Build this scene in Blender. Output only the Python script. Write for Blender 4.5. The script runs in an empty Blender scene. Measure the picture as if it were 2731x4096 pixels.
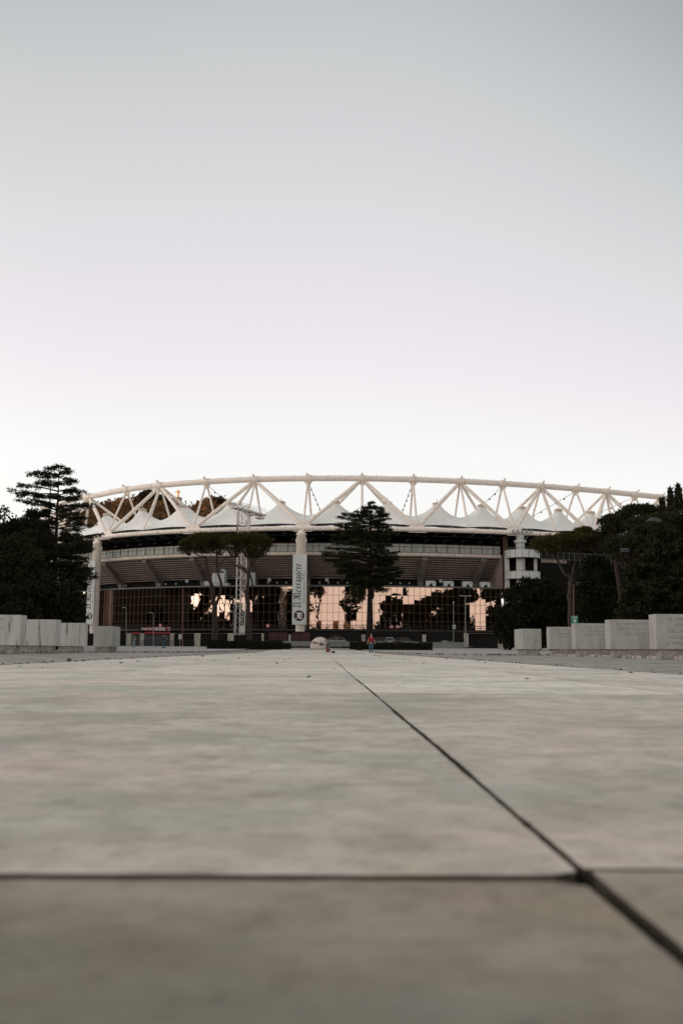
import bpy, math, random
import numpy as np
from mathutils import Vector, Matrix
random.seed(7); rng = np.random.default_rng(7)
PI = math.pi
scene = bpy.context.scene
COL = scene.collection
# ------------------------------------------------------------------ camera
F = 3982.; CH = .32; PIT = math.atan(549.6/F); YAW = .0184; ROL = .0065
fw = np.array([math.sin(YAW)*math.cos(PIT), math.cos(YAW)*math.cos(PIT), math.sin(PIT)])
_r0 = np.array([math.cos(YAW), -math.sin(YAW), 0.]); _u0 = np.cross(_r0, fw)
rt = _r0*math.cos(ROL)+_u0*math.sin(ROL); up = _u0*math.cos(ROL)-_r0*math.sin(ROL)
CAM = np.array([0, 0, CH])
def ray(x, y): return fw+(x-1365.5)/F*rt-(y-2048)/F*up
def at(x, y, Y):
    d = ray(x, y); return CAM+d*(Y/d[1])
def atz(x, y, z):
    d = ray(x, y); return CAM+d*((z-CH)/d[2])
cam = bpy.data.cameras.new('camera'); co = bpy.data.objects.new('camera', cam); COL.objects.link(co)
cam.sensor_fit = 'VERTICAL'; cam.sensor_height = 36; cam.lens = F/4096*36
cam.clip_start = .05; cam.clip_end = 6000
cam.dof.use_dof = True; cam.dof.focus_distance = 90; cam.dof.aperture_fstop = 3.1
M = Matrix(((rt[0], up[0], -fw[0], 0), (rt[1], up[1], -fw[1], 0), (rt[2], up[2], -fw[2], CH), (0, 0, 0, 1)))
co.matrix_world = M
scene.camera = co
# ------------------------------------------------------------------ helpers
ORG = {}
def tag(o, label=None, cat=None, group=None, kind=None):
    if label: o['label'] = label
    if cat: o['category'] = cat
    if group: o['group'] = group
    if kind: o['kind'] = kind
    return o
def empty(name, loc, label=None, cat=None, group=None, rz=0):
    o = bpy.data.objects.new(name, None); COL.objects.link(o)
    o.location = loc; o.rotation_euler = (0, 0, rz); o.empty_display_size = .2
    ORG[o.name] = np.array(loc, float)
    return tag(o, label, cat, group)
def copy_tree(o, parent=None):
    c = o.copy(); COL.objects.link(c)
    if parent is not None: c.parent = parent
    for ch in list(o.children): copy_tree(ch, c)
    return c
class MB:
    def __init__(s): s.v = []; s.f = []; s.n = 0
    def add(s, v, f):
        v = np.asarray(v, float).reshape(-1, 3); b = s.n
        s.v.append(v); s.f += [tuple(int(i)+b for i in q) for q in f]; s.n += len(v)
        return s
    def box(s, c, d, rz=0., taper=1., ax=None):
        x, y, z = [k/2 for k in d]; t = taper
        v = np.array([(-x, -y, -z), (x, -y, -z), (x, y, -z), (-x, y, -z), (-x*t, -y*t, z), (x*t, -y*t, z), (x*t, y*t, z), (-x*t, y*t, z)])
        if rz: v = v@np.array(Matrix.Rotation(rz, 3, 'Z')).T
        return s.add(v+np.array(c), [(0, 3, 2, 1), (4, 5, 6, 7), (0, 1, 5, 4), (1, 2, 6, 5), (2, 3, 7, 6), (3, 0, 4, 7)])
    def frame(s, O, X, Y, Z):   # box from corner O with edge vectors
        O, X, Y, Z = [np.array(k, float) for k in (O, X, Y, Z)]
        v = [O, O+X, O+X+Y, O+Y, O+Z, O+X+Z, O+X+Y+Z, O+Y+Z]
        f = [(0, 3, 2, 1), (4, 5, 6, 7), (0, 1, 5, 4), (1, 2, 6, 5), (2, 3, 7, 6), (3, 0, 4, 7)]
        if np.dot(np.cross(X, Y), Z) < 0: f = [q[::-1] for q in f]
        return s.add(v, f)
    def tube(s, pts, rad, n=8, caps=True):
        P = np.array(pts, float); m = len(P)
        R = np.full(m, rad) if np.isscalar(rad) else np.array(rad, float)
        T = np.gradient(P, axis=0); T /= np.linalg.norm(T, axis=1)[:, None]+1e-9
        a = np.array([0, 0, 1.]) if abs(T[0][2]) < .9 else np.array([1., 0, 0])
        U = np.cross(a, T[0]); U /= np.linalg.norm(U)
        v = []; k = np.arange(n)*2*PI/n
        for i in range(m):
            U = U-T[i]*np.dot(U, T[i]); U /= np.linalg.norm(U); W = np.cross(T[i], U)
            v.append(P[i]+R[i]*(np.cos(k)[:, None]*U+np.sin(k)[:, None]*W))
        f = [(i*n+j, i*n+(j+1) % n, (i+1)*n+(j+1) % n, (i+1)*n+j) for i in range(m-1) for j in range(n)]
        if caps: f += [tuple(range(n))[::-1], tuple((m-1)*n+j for j in range(n))]
        return s.add(np.concatenate(v), f)
    def lathe(s, prof, c, n=16, a0=0., a1=2*PI, caps=True):
        full = abs(a1-a0-2*PI) < 1e-6
        k = np.linspace(a0, a1, n, endpoint=not full); m = len(prof)
        v = np.array([(r*math.cos(t), r*math.sin(t), z) for r, z in prof for t in k])+np.array(c)
        q = n if full else n-1
        f = [(i*n+j, i*n+(j+1) % n, (i+1)*n+(j+1) % n, (i+1)*n+j) for i in range(m-1) for j in range(q)]
        if caps and full:
            if prof[0][0] > 1e-4: f.append(tuple(range(n))[::-1])
            if prof[-1][0] > 1e-4: f.append(tuple((m-1)*n+j for j in range(n)))
        return s.add(v, f)
    def ball(s, c, r, n=10, m=7, sc=(1, 1, 1)):
        c = np.array(c, float)
        b0 = s.n
        pr = [(max(1e-4, math.sin(PI*i/m)), -math.cos(PI*i/m)) for i in range(m+1)]
        v = np.array([(a*math.cos(2*PI*j/n), a*math.sin(2*PI*j/n), z) for a, z in pr for j in range(n)])*r*np.array(sc)+c
        f = [(i*n+j, i*n+(j+1) % n, (i+1)*n+(j+1) % n, (i+1)*n+j) for i in range(m) for j in range(n)]
        return s.add(v, f)
    def grid(s, A):           # A[i][j] points
        A = np.asarray(A, float); a, b = A.shape[:2]
        return s.add(A.reshape(-1, 3), [(i*b+j, i*b+j+1, (i+1)*b+j+1, (i+1)*b+j) for i in range(a-1) for j in range(b-1)])
    def quads(s, Q):          # Q (N,4,3)
        Q = np.asarray(Q, float); b = s.n; N = len(Q)
        s.v.append(Q.reshape(-1, 3)); s.n += 4*N
        s.f += (np.arange(4*N).reshape(N, 4)+b).tolist()
        return s
    def prism(s, poly, O, X, Y, N):   # polygon (2d) in frame O,X,Y extruded by vector N
        O, X, Y, N = [np.array(k, float) for k in (O, X, Y, N)]
        a = [O+X*p+Y*q for p, q in poly]; m = len(a)
        f = [tuple(range(m)), tuple(range(m, 2*m))[::-1]]+[(i, i+m, (i+1) % m+m, (i+1) % m) for i in range(m)]
        return s.add(a+[p+N for p in a], f)
    def build(s, name, mat, parent=None, smooth=False, world=True, bevel=0):
        me = bpy.data.meshes.new(name)
        V = np.concatenate(s.v) if s.v else np.zeros((0, 3))
        off = np.zeros(3)
        if parent is not None and world: off = ORG[parent.name]
        me.from_pydata((V-off).tolist(), [], s.f); me.update()
        if smooth is True: me.polygons.foreach_set('use_smooth', [True]*len(me.polygons))
        me.materials.append(mat)
        o = bpy.data.objects.new(name, me); COL.objects.link(o)
        if parent is not None: o.parent = parent
        ORG[o.name] = ORG[parent.name] if parent is not None else np.zeros(3)
        if bevel:
            b = o.modifiers.new('bevel', 'BEVEL'); b.width = bevel; b.segments = 2; b.limit_method = 'ANGLE'
        return o
def thing(mb, name, mat, loc, label, cat, group=None, smooth=False, kind=None, bevel=0):
    """one-mesh top-level thing, origin at loc"""
    o = mb.build(name, mat, None, smooth, bevel=bevel)
    V = np.concatenate(mb.v)-np.array(loc, float)
    o.data.vertices.foreach_set('co', V.ravel()); o.data.update()
    o.location = loc; ORG[o.name] = np.array(loc, float)
    return tag(o, label, cat, group, kind)
# ------------------------------------------------------------------ materials
def mat(name, c, rough=.7, c2=None, sc=3., lo=.35, hi=.65, c3=None, sc3=.4, lo3=.55, hi3=.7, metal=0., bump=0., bsc=20., spec=None, stretch=None, coord='Object', detail=6.):
    m = bpy.data.materials.new(name); m.use_nodes = True; nt = m.node_tree; N = nt.nodes; L = nt.links
    b = N['Principled BSDF']; b.inputs['Roughness'].default_value = rough; b.inputs['Metallic'].default_value = metal
    if spec is not None: b.inputs['Specular IOR Level'].default_value = spec
    b.inputs['Base Color'].default_value = (*c, 1)
    if c2 is None and not bump: return m
    tc = N.new('ShaderNodeTexCoord'); vec = tc.outputs[coord]
    if stretch:
        mp = N.new('ShaderNodeMapping'); mp.inputs['Scale'].default_value = stretch; L.new(vec, mp.inputs['Vector']); vec = mp.outputs[0]
    def noise(scale, det=detail):
        n = N.new('ShaderNodeTexNoise'); n.inputs['Scale'].default_value = scale; n.inputs['Detail'].default_value = det; n.inputs['Roughness'].default_value = .6
        L.new(vec, n.inputs['Vector']); return n.outputs['Fac']
    def ramp(src, a, z):
        r = N.new('ShaderNodeMapRange'); r.inputs['From Min'].default_value = a; r.inputs['From Max'].default_value = z; L.new(src, r.inputs['Value']); return r.outputs[0]
    col = None
    if c2 is not None:
        mx = N.new('ShaderNodeMix'); mx.data_type = 'RGBA'; L.new(ramp(noise(sc), lo, hi), mx.inputs[0])
        mx.inputs[6].default_value = (*c, 1); mx.inputs[7].default_value = (*c2, 1); col = mx.outputs[2]
        if c3 is not None:
            my = N.new('ShaderNodeMix'); my.data_type = 'RGBA'; L.new(ramp(noise(sc3), lo3, hi3), my.inputs[0])
            L.new(col, my.inputs[6]); my.inputs[7].default_value = (*c3, 1); col = my.outputs[2]
        L.new(col, b.inputs['Base Color'])
    if bump:
        bp = N.new('ShaderNodeBump'); bp.inputs['Strength'].default_value = bump; bp.inputs['Distance'].default_value = .02
        L.new(noise(bsc), bp.inputs['Height']); L.new(bp.outputs[0], b.inputs['Normal'])
    return m
def foliage(name, c, c2, sc=.6):
    m = mat(name, c, .9, c2, sc, spec=.02)
    return m
K = {}
K['truss'] = mat('cream_paint', (.82, .745, .675), .55, (.87, .80, .73), .8, c3=(.33, .24, .19), sc3=1.5, lo3=.56, hi3=.72, stretch=(1, 1, 2.2), detail=10)
K['column'] = mat('pale_render', (.66, .60, .54), .7, (.54, .49, .43), .7, c3=(.35, .3, .26), sc3=.9, lo3=.6, hi3=.8, stretch=(2, 2, .25))
K['tent'] = mat('white_membrane', (.86, .885, .87), .75, (.80, .83, .815), .25)
K['cap'] = mat('cap_ring', (.62, .55, .48), .6)
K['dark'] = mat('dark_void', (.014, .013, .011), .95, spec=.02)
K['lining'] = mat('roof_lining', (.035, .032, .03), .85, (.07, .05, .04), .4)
K['barrier'] = mat('weathered_barrier', (.27, .30, .28), .6, (.34, .36, .33), .5, c3=(.17, .075, .05), sc3=1.1, lo3=.58, hi3=.72, stretch=(1.6, 1.6, .22))
K['barpost'] = mat('barrier_post', (.09, .11, .10), .6)
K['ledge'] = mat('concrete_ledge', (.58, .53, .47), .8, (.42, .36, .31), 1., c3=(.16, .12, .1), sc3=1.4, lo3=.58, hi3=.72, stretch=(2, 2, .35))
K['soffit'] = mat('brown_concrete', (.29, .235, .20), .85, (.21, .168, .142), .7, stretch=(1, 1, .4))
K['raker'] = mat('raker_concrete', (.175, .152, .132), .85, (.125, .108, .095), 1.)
K['pier'] = mat('stone_pier', (.50, .47, .41), .8, (.36, .32, .27), 1.2, c3=(.2, .15, .12), sc3=1.2, lo3=.6, hi3=.75, stretch=(2, 2, .4))
K['mull'] = mat('brass_mullion', (.10, .06, .036), .7, spec=.15)
K['panel'] = mat('dark_panel', (.016, .015, .013), .7, (.022, .02, .018), .6, spec=.1)
K['redpanel'] = mat('dark_red_panel', (.05, .012, .012), .6)
K['rail'] = mat('black_railing', (.02, .022, .02), .6)
K['rust'] = mat('rusty_pipe', (.21, .10, .065), .7, (.12, .06, .045), 2.)
K['darkrust'] = mat('dark_rusted_pole', (.012, .011, .009), .9, (.12, .065, .04), 1.1, lo=.62, hi=.66, spec=.05)
K['white'] = mat('white_paint', (.64, .62, .58), .55, (.52, .49, .45), 1.2)
K['panelwhite'] = mat('pale_panel', (.54, .565, .55), .7, (.46, .485, .47), .6)
K['ban'] = mat('banner_cloth', (.60, .635, .625), .7, (.56, .59, .585), .4)
K['ink'] = mat('banner_ink', (.018, .018, .02), .7)
K['maroon'] = mat('maroon_disc', (.055, .022, .022), .6)
K['navy'] = mat('navy_disc', (.02, .022, .03), .6)
K['red'] = mat('red_sign', (.22, .025, .028), .5)
K['redband'] = mat('red_band', (.32, .03, .04), .5)
K['lett'] = mat('white_lettering', (.8, .8, .78), .6)
K['green'] = mat('green_sign', (.012, .2, .13), .5)
K['lampmetal'] = mat('grey_lamp_metal', (.2, .21, .21), .5)
K['lamphead'] = mat('lamp_head', (.35, .38, .40), .4)
K['darkhead'] = mat('dull_lamp_head', (.05, .058, .06), .6)
K['vent'] = mat('vent_metal', (.33, .37, .37), .5, (.26, .30, .31), 1.)
K['marbleblock'] = mat('weathered_marble', (.41, .415, .39), .8, (.32, .32, .30), 1.1, c3=(.23, .23, .215), sc3=.8, lo3=.55, hi3=.72, stretch=(1.5, 1.5, .55), bump=.25, bsc=18)
K['marbleold'] = mat('streaked_marble', (.53, .54, .515), .8, (.43, .44, .42), 1.0, c3=(.13, .12, .10), sc3=2.0, lo3=.56, hi3=.70, stretch=(2.6, 2.6, .28), bump=.25, bsc=18)
K['rough'] = mat('rough_hewn_base', (.36, .345, .315), .95, (.22, .21, .19), 3., bump=1., bsc=9)
K['incise'] = mat('incised_letters', (.205, .205, .195), .9, spec=.1)
K['kerb'] = mat('mossy_kerb', (.40, .38, .35), .85, (.10, .095, .085), 2.2, lo=.45, hi=.6)
K['trunk'] = mat('pine_bark', (.055, .034, .027), .95, (.03, .022, .018), 4., bump=.8, bsc=6)
K['bark'] = mat('dark_bark', (.018, .015, .013), .95, (.028, .022, .018), 4., spec=.1)
K['cedar'] = foliage('cedar_needles', (.021, .025, .014), (.038, .041, .021))
K['pine'] = foliage('pine_needles', (.034, .036, .013), (.066, .060, .022), .8)
K['oak'] = foliage('oak_leaves', (.016, .018, .012), (.028, .031, .018))
K['hedge'] = foliage('hedge_leaves', (.014, .016, .010), (.028, .031, .016), 2.)
K['hillfol'] = foliage('autumn_foliage', (.055, .05, .025), (.20, .10, .045), .05)
K['hillfol2'] = foliage('hill_conifer', (.03, .035, .02), (.07, .05, .028), .1)
K['weed'] = foliage('weed_leaves', (.05, .06, .03), (.09, .08, .045), 8.)
K['gold'] = mat('gilded_bronze', (.75, .42, .16), .4, metal=.5)
K['ped'] = mat('pedestal_stone', (.55, .40, .32), .8)
K['wall'] = mat('grey_wall', (.27, .28, .265), .85, (.21, .22, .205), .5)
K['conc'] = mat('grey_concrete', (.33, .34, .33), .85, (.26, .265, .26), .7)
K['brick'] = mat('brown_brick', (.22, .16, .125), .85, (.15, .11, .09), 3.)
K['skin'] = mat('skin', (.55, .33, .25), .6)
K['hair'] = mat('dark_hair', (.025, .016, .012), .6)
K['redshirt'] = mat('red_shirt', (.33, .02, .028), .85, (.24, .015, .02), 8)
K['denim'] = mat('blue_denim', (.045, .10, .15), .85, (.08, .15, .20), 6)
K['paledenim'] = mat('pale_denim', (.28, .36, .38), .85, (.22, .29, .31), 6)
K['parka'] = mat('dark_parka', (.03, .032, .026), .9)
K['fur'] = mat('fur_trim', (.25, .19, .13), .95)
K['shoe'] = mat('dark_shoe', (.05, .035, .028), .7)
K['bag'] = mat('red_bag_fabric', (.20, .012, .018), .7, (.13, .008, .012), 6)
K['black'] = mat('black_fabric', (.015, .015, .016), .8)
K['carwhite'] = mat('white_car_paint', (.27, .285, .29), .4)
K['cardark'] = mat('dark_car_paint', (.03, .034, .036), .3)
K['carglass'] = mat('car_glass', (.02, .022, .024), .08)
K['tyre'] = mat('tyre_rubber', (.015, .015, .015), .9)
K['tail'] = mat('tail_light', (.3, .02, .02), .4)
K['obelisk'] = mat('obelisk_marble', (.62, .56, .52), .7)
K['cityA'] = mat('orange_plaster', (.48, .25, .12), .8, (.38, .19, .09), .2)
K['cityB'] = mat('ochre_plaster', (.5, .34, .2), .8, (.4, .26, .15), .2)
K['citydark'] = mat('city_window', (.03, .03, .03), .4)
# sphere: pale marble with a dark weathered belt
def sphere_mat():
    m = bpy.data.materials.new('weathered_sphere_marble'); m.use_nodes = True; nt = m.node_tree; N = nt.nodes; L = nt.links
    b = N['Principled BSDF']; b.inputs['Roughness'].default_value = .6
    tc = N.new('ShaderNodeTexCoord'); sp = N.new('ShaderNodeSeparateXYZ'); L.new(tc.outputs['Object'], sp.inputs[0])
    n = N.new('ShaderNodeTexNoise'); n.inputs['Scale'].default_value = 2.2; n.inputs['Detail'].default_value = 9; n.inputs['Roughness'].default_value = .65; L.new(tc.outputs['Object'], n.inputs['Vector'])
    n2 = N.new('ShaderNodeTexNoise'); n2.inputs['Scale'].default_value = 6; L.new(tc.outputs['Object'], n2.inputs['Vector'])
    def math_(op, a, v=None, w=None):
        q = N.new('ShaderNodeMath'); q.operation = op
        for i, k in enumerate((a, v)):
            if k is None: continue
            if isinstance(k, (int, float)): q.inputs[i].default_value = k
            else: L.new(k, q.inputs[i])
        return q.outputs[0]
    tilt = math_('ADD', sp.outputs[2], math_('MULTIPLY', sp.outputs[0], .12))
    d = math_('ABSOLUTE', math_('SUBTRACT', tilt, .50))
    belt = math_('SUBTRACT', .27, d)
    belt = math_('ADD', belt, math_('MULTIPLY', math_('SUBTRACT', n.outputs['Fac'], .52), 1.5))
    r = N.new('ShaderNodeMapRange'); r.inputs['From Min'].default_value = .02; r.inputs['From Max'].default_value = .2; L.new(belt, r.inputs['Value'])
    side = math_('ADD', math_('SUBTRACT', sp.outputs[0], .75), math_('MULTIPLY', math_('SUBTRACT', n.outputs['Fac'], .5), 2.2))
    r2 = N.new('ShaderNodeMapRange'); r2.inputs['From Min'].default_value = .05; r2.inputs['From Max'].default_value = .35; L.new(side, r2.inputs['Value'])
    mx0 = N.new('ShaderNodeMix'); mx0.data_type = 'RGBA'; L.new(n2.outputs['Fac'], mx0.inputs[0]); mx0.inputs[6].default_value = (.74, .62, .55, 1); mx0.inputs[7].default_value = (.62, .52, .46, 1)
    mx = N.new('ShaderNodeMix'); mx.data_type = 'RGBA'; L.new(r.outputs[0], mx.inputs[0]); L.new(mx0.outputs[2], mx.inputs[6]); mx.inputs[7].default_value = (.10, .085, .075, 1)
    mz = N.new('ShaderNodeMix'); mz.data_type = 'RGBA'; L.new(r2.outputs[0], mz.inputs[0]); L.new(mx.outputs[2], mz.inputs[6]); mz.inputs[7].default_value = (.09, .08, .07, 1)
    L.new(mz.outputs[2], b.inputs['Base Color'])
    return m
K['sphere'] = sphere_mat()
def glass_mat():
    m = bpy.data.materials.new('bronze_mirror_glass'); m.use_nodes = True; nt = m.node_tree; N = nt.nodes; L = nt.links
    b = N['Principled BSDF']; b.inputs['Metallic'].default_value = 1; b.inputs['Roughness'].default_value = .012
    b.inputs['Base Color'].default_value = (.51, .395, .34, 1)
    tc = N.new('ShaderNodeTexCoord'); n = N.new('ShaderNodeTexNoise'); n.inputs['Scale'].default_value = .55; n.inputs['Detail'].default_value = 1.5; L.new(tc.outputs['Object'], n.inputs['Vector'])
    bp = N.new('ShaderNodeBump'); bp.inputs['Strength'].default_value = .13; bp.inputs['Distance'].default_value = .06; L.new(n.outputs['Fac'], bp.inputs['Height']); L.new(bp.outputs[0], b.inputs['Normal'])
    return m
K['glass'] = glass_mat()
def pave_mat(name, A, B, C, D, rough=(.38, .62), s=(.35, 1.1, 3.5, 12), bumpst=.25):
    m = bpy.data.materials.new(name); m.use_nodes = True; nt = m.node_tree; N = nt.nodes; L = nt.links
    b = N['Principled BSDF']; b.inputs['Specular IOR Level'].default_value = .18 if name.startswith('worn') else .35
    tc = N.new('ShaderNodeTexCoord')
    def noise(sc, det=8, off=0.):
        mp = N.new('ShaderNodeMapping'); mp.inputs['Location'].default_value = (off, off*1.7, 0); L.new(tc.outputs['Object'], mp.inputs['Vector'])
        n = N.new('ShaderNodeTexNoise'); n.inputs['Scale'].default_value = sc; n.inputs['Detail'].default_value = det; n.inputs['Roughness'].default_value = .6; L.new(mp.outputs[0], n.inputs['Vector']); return n.outputs['Fac']
    def mr(src, a, z, lo=0., hi=1.):
        r = N.new('ShaderNodeMapRange'); r.inputs['From Min'].default_value = a; r.inputs['From Max'].default_value = z; r.inputs['To Min'].default_value = lo; r.inputs['To Max'].default_value = hi; L.new(src, r.inputs['Value']); return r.outputs[0]
    def mix(fac, a, c):
        x = N.new('ShaderNodeMix'); x.data_type = 'RGBA'; L.new(fac, x.inputs[0])
        for i, k in ((6, a), (7, c)):
            if isinstance(k, tuple): x.inputs[i].default_value = (*k, 1)
            else: L.new(k, x.inputs[i])
        return x.outputs[2]
    c = mix(mr(noise(s[0]), .38, .62), A, B)
    c = mix(mr(noise(s[1], 8, 11.3), .46, .68), c, C)
    c = mix(mr(noise(s[2], 8, 5.1), .50, .76), c, D)
    if name.startswith('worn'):
        c = mix(mr(noise(.55, 4, 1.4), .42, .60, 0., .6), c, (.74, .62, .535)); c = mix(mr(noise(.8, 4, 8.8), .46, .60, 0., .7), c, (.40, .41, .335))
        c = mix(mr(noise(5.5, 5, 6.1), .45, .64, 0., .45), c, (.36, .33, .265)); c = mix(mr(noise(17., 6, 4.4), .50, .68, 0., .38), c, (.21, .175, .135)); c = mix(mr(noise(5.1, 4, 9.2), .69, .74, 0., .8), c, (.11, .095, .08))
    g = noise(s[3]*6, 4, 2.2)
    hs = N.new('ShaderNodeHueSaturation'); L.new(c, hs.inputs['Color']); val = mr(g, .3, .7, .86, 1.12)
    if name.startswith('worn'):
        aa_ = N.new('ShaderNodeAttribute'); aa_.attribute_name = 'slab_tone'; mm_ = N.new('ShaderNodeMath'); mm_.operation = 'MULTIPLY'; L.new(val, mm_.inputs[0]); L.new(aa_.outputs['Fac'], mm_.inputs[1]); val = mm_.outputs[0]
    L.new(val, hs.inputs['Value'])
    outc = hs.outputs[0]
    if name.startswith('worn'):   # slabs toned darker are browner too
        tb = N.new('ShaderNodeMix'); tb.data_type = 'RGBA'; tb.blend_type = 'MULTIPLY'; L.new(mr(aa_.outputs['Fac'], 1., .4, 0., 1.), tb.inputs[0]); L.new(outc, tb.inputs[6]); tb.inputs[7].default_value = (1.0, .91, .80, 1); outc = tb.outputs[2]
        outc = mix(mr(noise(70., 3, 1.9), .66, .72, 0., .55), outc, (.12, .10, .08))
    L.new(outc, b.inputs['Base Color'])
    L.new(mr(noise(s[1]*1.4, 6, 3.3), .35, .65, rough[0], rough[1]), b.inputs['Roughness'])
    bp = N.new('ShaderNodeBump'); bp.inputs['Strength'].default_value = bumpst; bp.inputs['Distance'].default_value = .01
    L.new(noise(s[3], 8, 7.7), bp.inputs['Height']); L.new(bp.outputs[0], b.inputs['Normal'])
    return m
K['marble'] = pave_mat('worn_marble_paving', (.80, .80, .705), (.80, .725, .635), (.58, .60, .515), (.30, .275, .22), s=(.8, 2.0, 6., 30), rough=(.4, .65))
K['side'] = pave_mat('mosaic_paving', (.36, .345, .295), (.26, .25, .21), (.14, .13, .108), (.05, .046, .038), rough=(.5, .75), s=(.25, .9, 2.6, 9), bumpst=.6)
K['fore'] = pave_mat('forecourt_paving', (.36, .36, .335), (.43, .425, .39), (.26, .26, .24), (.16, .155, .14), rough=(.5, .75), s=(.12, .5, 1.6, 6), bumpst=.4)
K['sand'] = mat('joint_sand', (.10, .088, .066), .98, (.04, .034, .026), 3, spec=.0)
K['skirt'] = mat('slab_edge', (.07, .062, .05), .95, spec=.0)
K['joint'] = mat('joint_dirt', (.016, .014, .012), .98, (.03, .026, .021), 9, spec=.0)
# ------------------------------------------------------------------ ground
def sst(t): t = min(1, max(0, t)); return t*t*(3-2*t)
def G(x, y):
    return .24*sst((y-88)/38)+.34*sst((y-126)/52)+.30*sst((y-172)/30)
xs = sorted(set([-3000, -1200, -500]+list(range(-160, 161, 10))+[500, 1200, 3000]))
ys = sorted(set([-3000, -1200, -600, -200, -40, 0, 40, 80]+list(np.arange(86, 210, 3.))+[240, 400, 700, 1200, 3000]))
def sink(x, y): return -.03 if (-6.6 < x < 5.6 and y < 135) or y < 60 else 0
gb = MB().grid([[(x, y, G(x, y)-.03) for x in xs] for y in ys])
tag(gb.build('ground', K['fore']), kind='structure')
# dark dirt bed under the slabs and mosaic side strips
sb = MB()
for x0, x1 in ((-60., -5.86), (4.97, 60.)):
    sb.grid([[(x, y, G(x, y)-.012) for x in np.linspace(x0, x1, 8)] for y in [-40, 0, 20, 40, 60, 80]+list(np.arange(88, 128, 4.))])
tag(sb.build('pavement', K['side']), kind='structure')
jd = MB().grid([[(x, y, -.006) for x in (-6.0, 5.1)] for y in [1.9, 40, 80, 88]])
jb = MB().grid([[(x, y, G(x, y)-.02) for x in (-6.0, 5.1)] for y in [-8, 0, 40, 80]+list(np.arange(88, 128, 4.))])
tag(jb.build('joint_bed', K['joint']), kind='structure')
tag(jd.build('joint_sand', K['sand']), kind='structure')
# marble slabs: real slabs with open joints
def edge(p, q, amp, step):
    p, q = np.array(p, float), np.array(q, float); n = max(1, int(np.linalg.norm(q-p)/step)); d = (q-p)/np.linalg.norm(q-p); nn = np.array([-d[1], d[0]])
    t = np.arange(n)/n; e = np.zeros(n); ph = rng.uniform(0, 6, 5)
    if n > 2:
        for k in range(5): e += np.sin(t*np.linalg.norm(q-p)*(1.3*2.1**k)+ph[k])/(1.5**k)*.4
        e += rng.normal(0, .25, n)*(rng.random(n) < .35)
        e[0] = 0
    return [p+(q-p)*a+nn*amp*b for a, b in zip(t, e)]
slab = MB(); TONE = []
JX = [-5.86, -2.75, .382, 2.72, 4.97]
JW = [.01, .005, .017, .005, .01]        # joint widths
wob = lambda y: .010*math.sin(y*.7)+.012*math.sin(y*.23+1) if y > 8 else 0
for a in range(4):
    Y = [-8.]+[1.46+6.04*k for k in range(-0, 22)]
    if a in (2, 3): Y = [y+(.06 if i < 2 else (0 if i % 3 else 1.7)) for i, y in enumerate(Y)]
    if a == 0: Y = [y+(0 if i < 3 else 2.4) for i, y in enumerate(Y)]
    for i in range(len(Y)-1):
        y0, y1 = Y[i], Y[i+1]
        g = .011 if (i in (0, 1) and a == 1) else .0035
        if a <= 1 and i == 0: ga, gb_ = .003, .022
        elif a <= 1 and i == 1: ga, gb_ = .022, .004
        elif a == 1 and i == 2: ga, gb_ = .004, .003
        else: ga = gb_ = .003
        x0, x1 = JX[a]+JW[a], JX[a+1]-JW[a+1]
        if i > 0:
            x0 -= .008*(a == 2); x1 += .008*(a == 1)
        near = y0 < 9
        st = .03 if near else .35; am = .006 if near else .007
        c = [(x0+(wob(y0) if a == 2 else 0), y0+ga), (x1+(wob(y0) if a == 1 else 0), y0+ga), (x1+(wob(y1) if a == 1 else 0), y1-gb_), (x0+(wob(y1) if a == 2 else 0), y1-gb_)]
        nf0 = len(slab.f)
        if y0 < 80:
            if a == 1 and i < 2:   # chipped corners at the joint crossing
                q = 2 if i == 0 else 1; k_ = c[q]; c2_ = [(k_[0], k_[1]+(-.03 if i == 0 else .022)), (k_[0]-.04, k_[1])]
                c = c[:q]+(c2_ if i == 0 else c2_[::-1])+c[q+1:]
            poly = sum((edge(c[k], c[(k+1) % len(c)], am, st) for k in range(len(c))), []) if True else edge(c[0], c[1], am, st)+edge(c[1], c[2], am, st)+edge(c[2], c[3], am, st)+edge(c[3], c[0], am, st)
            dz = rng.uniform(-.002, .002)
            top = [(p[0], p[1], dz) for p in poly]; bot = [(p[0], p[1], -.05) for p in poly]; m = len(poly)
            slab.add(top+bot, [tuple(range(m))]+[(k, k+m, (k+1) % m+m, (k+1) % m) for k in range(m)])
        else:
            slab.grid([[(x, y, G(x, y)+.004) for x in np.linspace(c[0][0], c[1][0], 3)] for y in np.linspace(c[0][1], c[2][1], 4)])
        tn = rng.uniform(.9, 1.08)*(.48 if i == 0 else (.87 if i == 1 else 1.05))  # nearest rows toned down: dirtier slabs plus lens falloff put into the colour
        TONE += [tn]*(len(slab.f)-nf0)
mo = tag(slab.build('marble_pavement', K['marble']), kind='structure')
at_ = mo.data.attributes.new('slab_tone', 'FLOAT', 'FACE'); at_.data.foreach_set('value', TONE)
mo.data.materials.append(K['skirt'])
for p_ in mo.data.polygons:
    if abs(p_.normal.z) < .5: p_.material_index = 1
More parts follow.
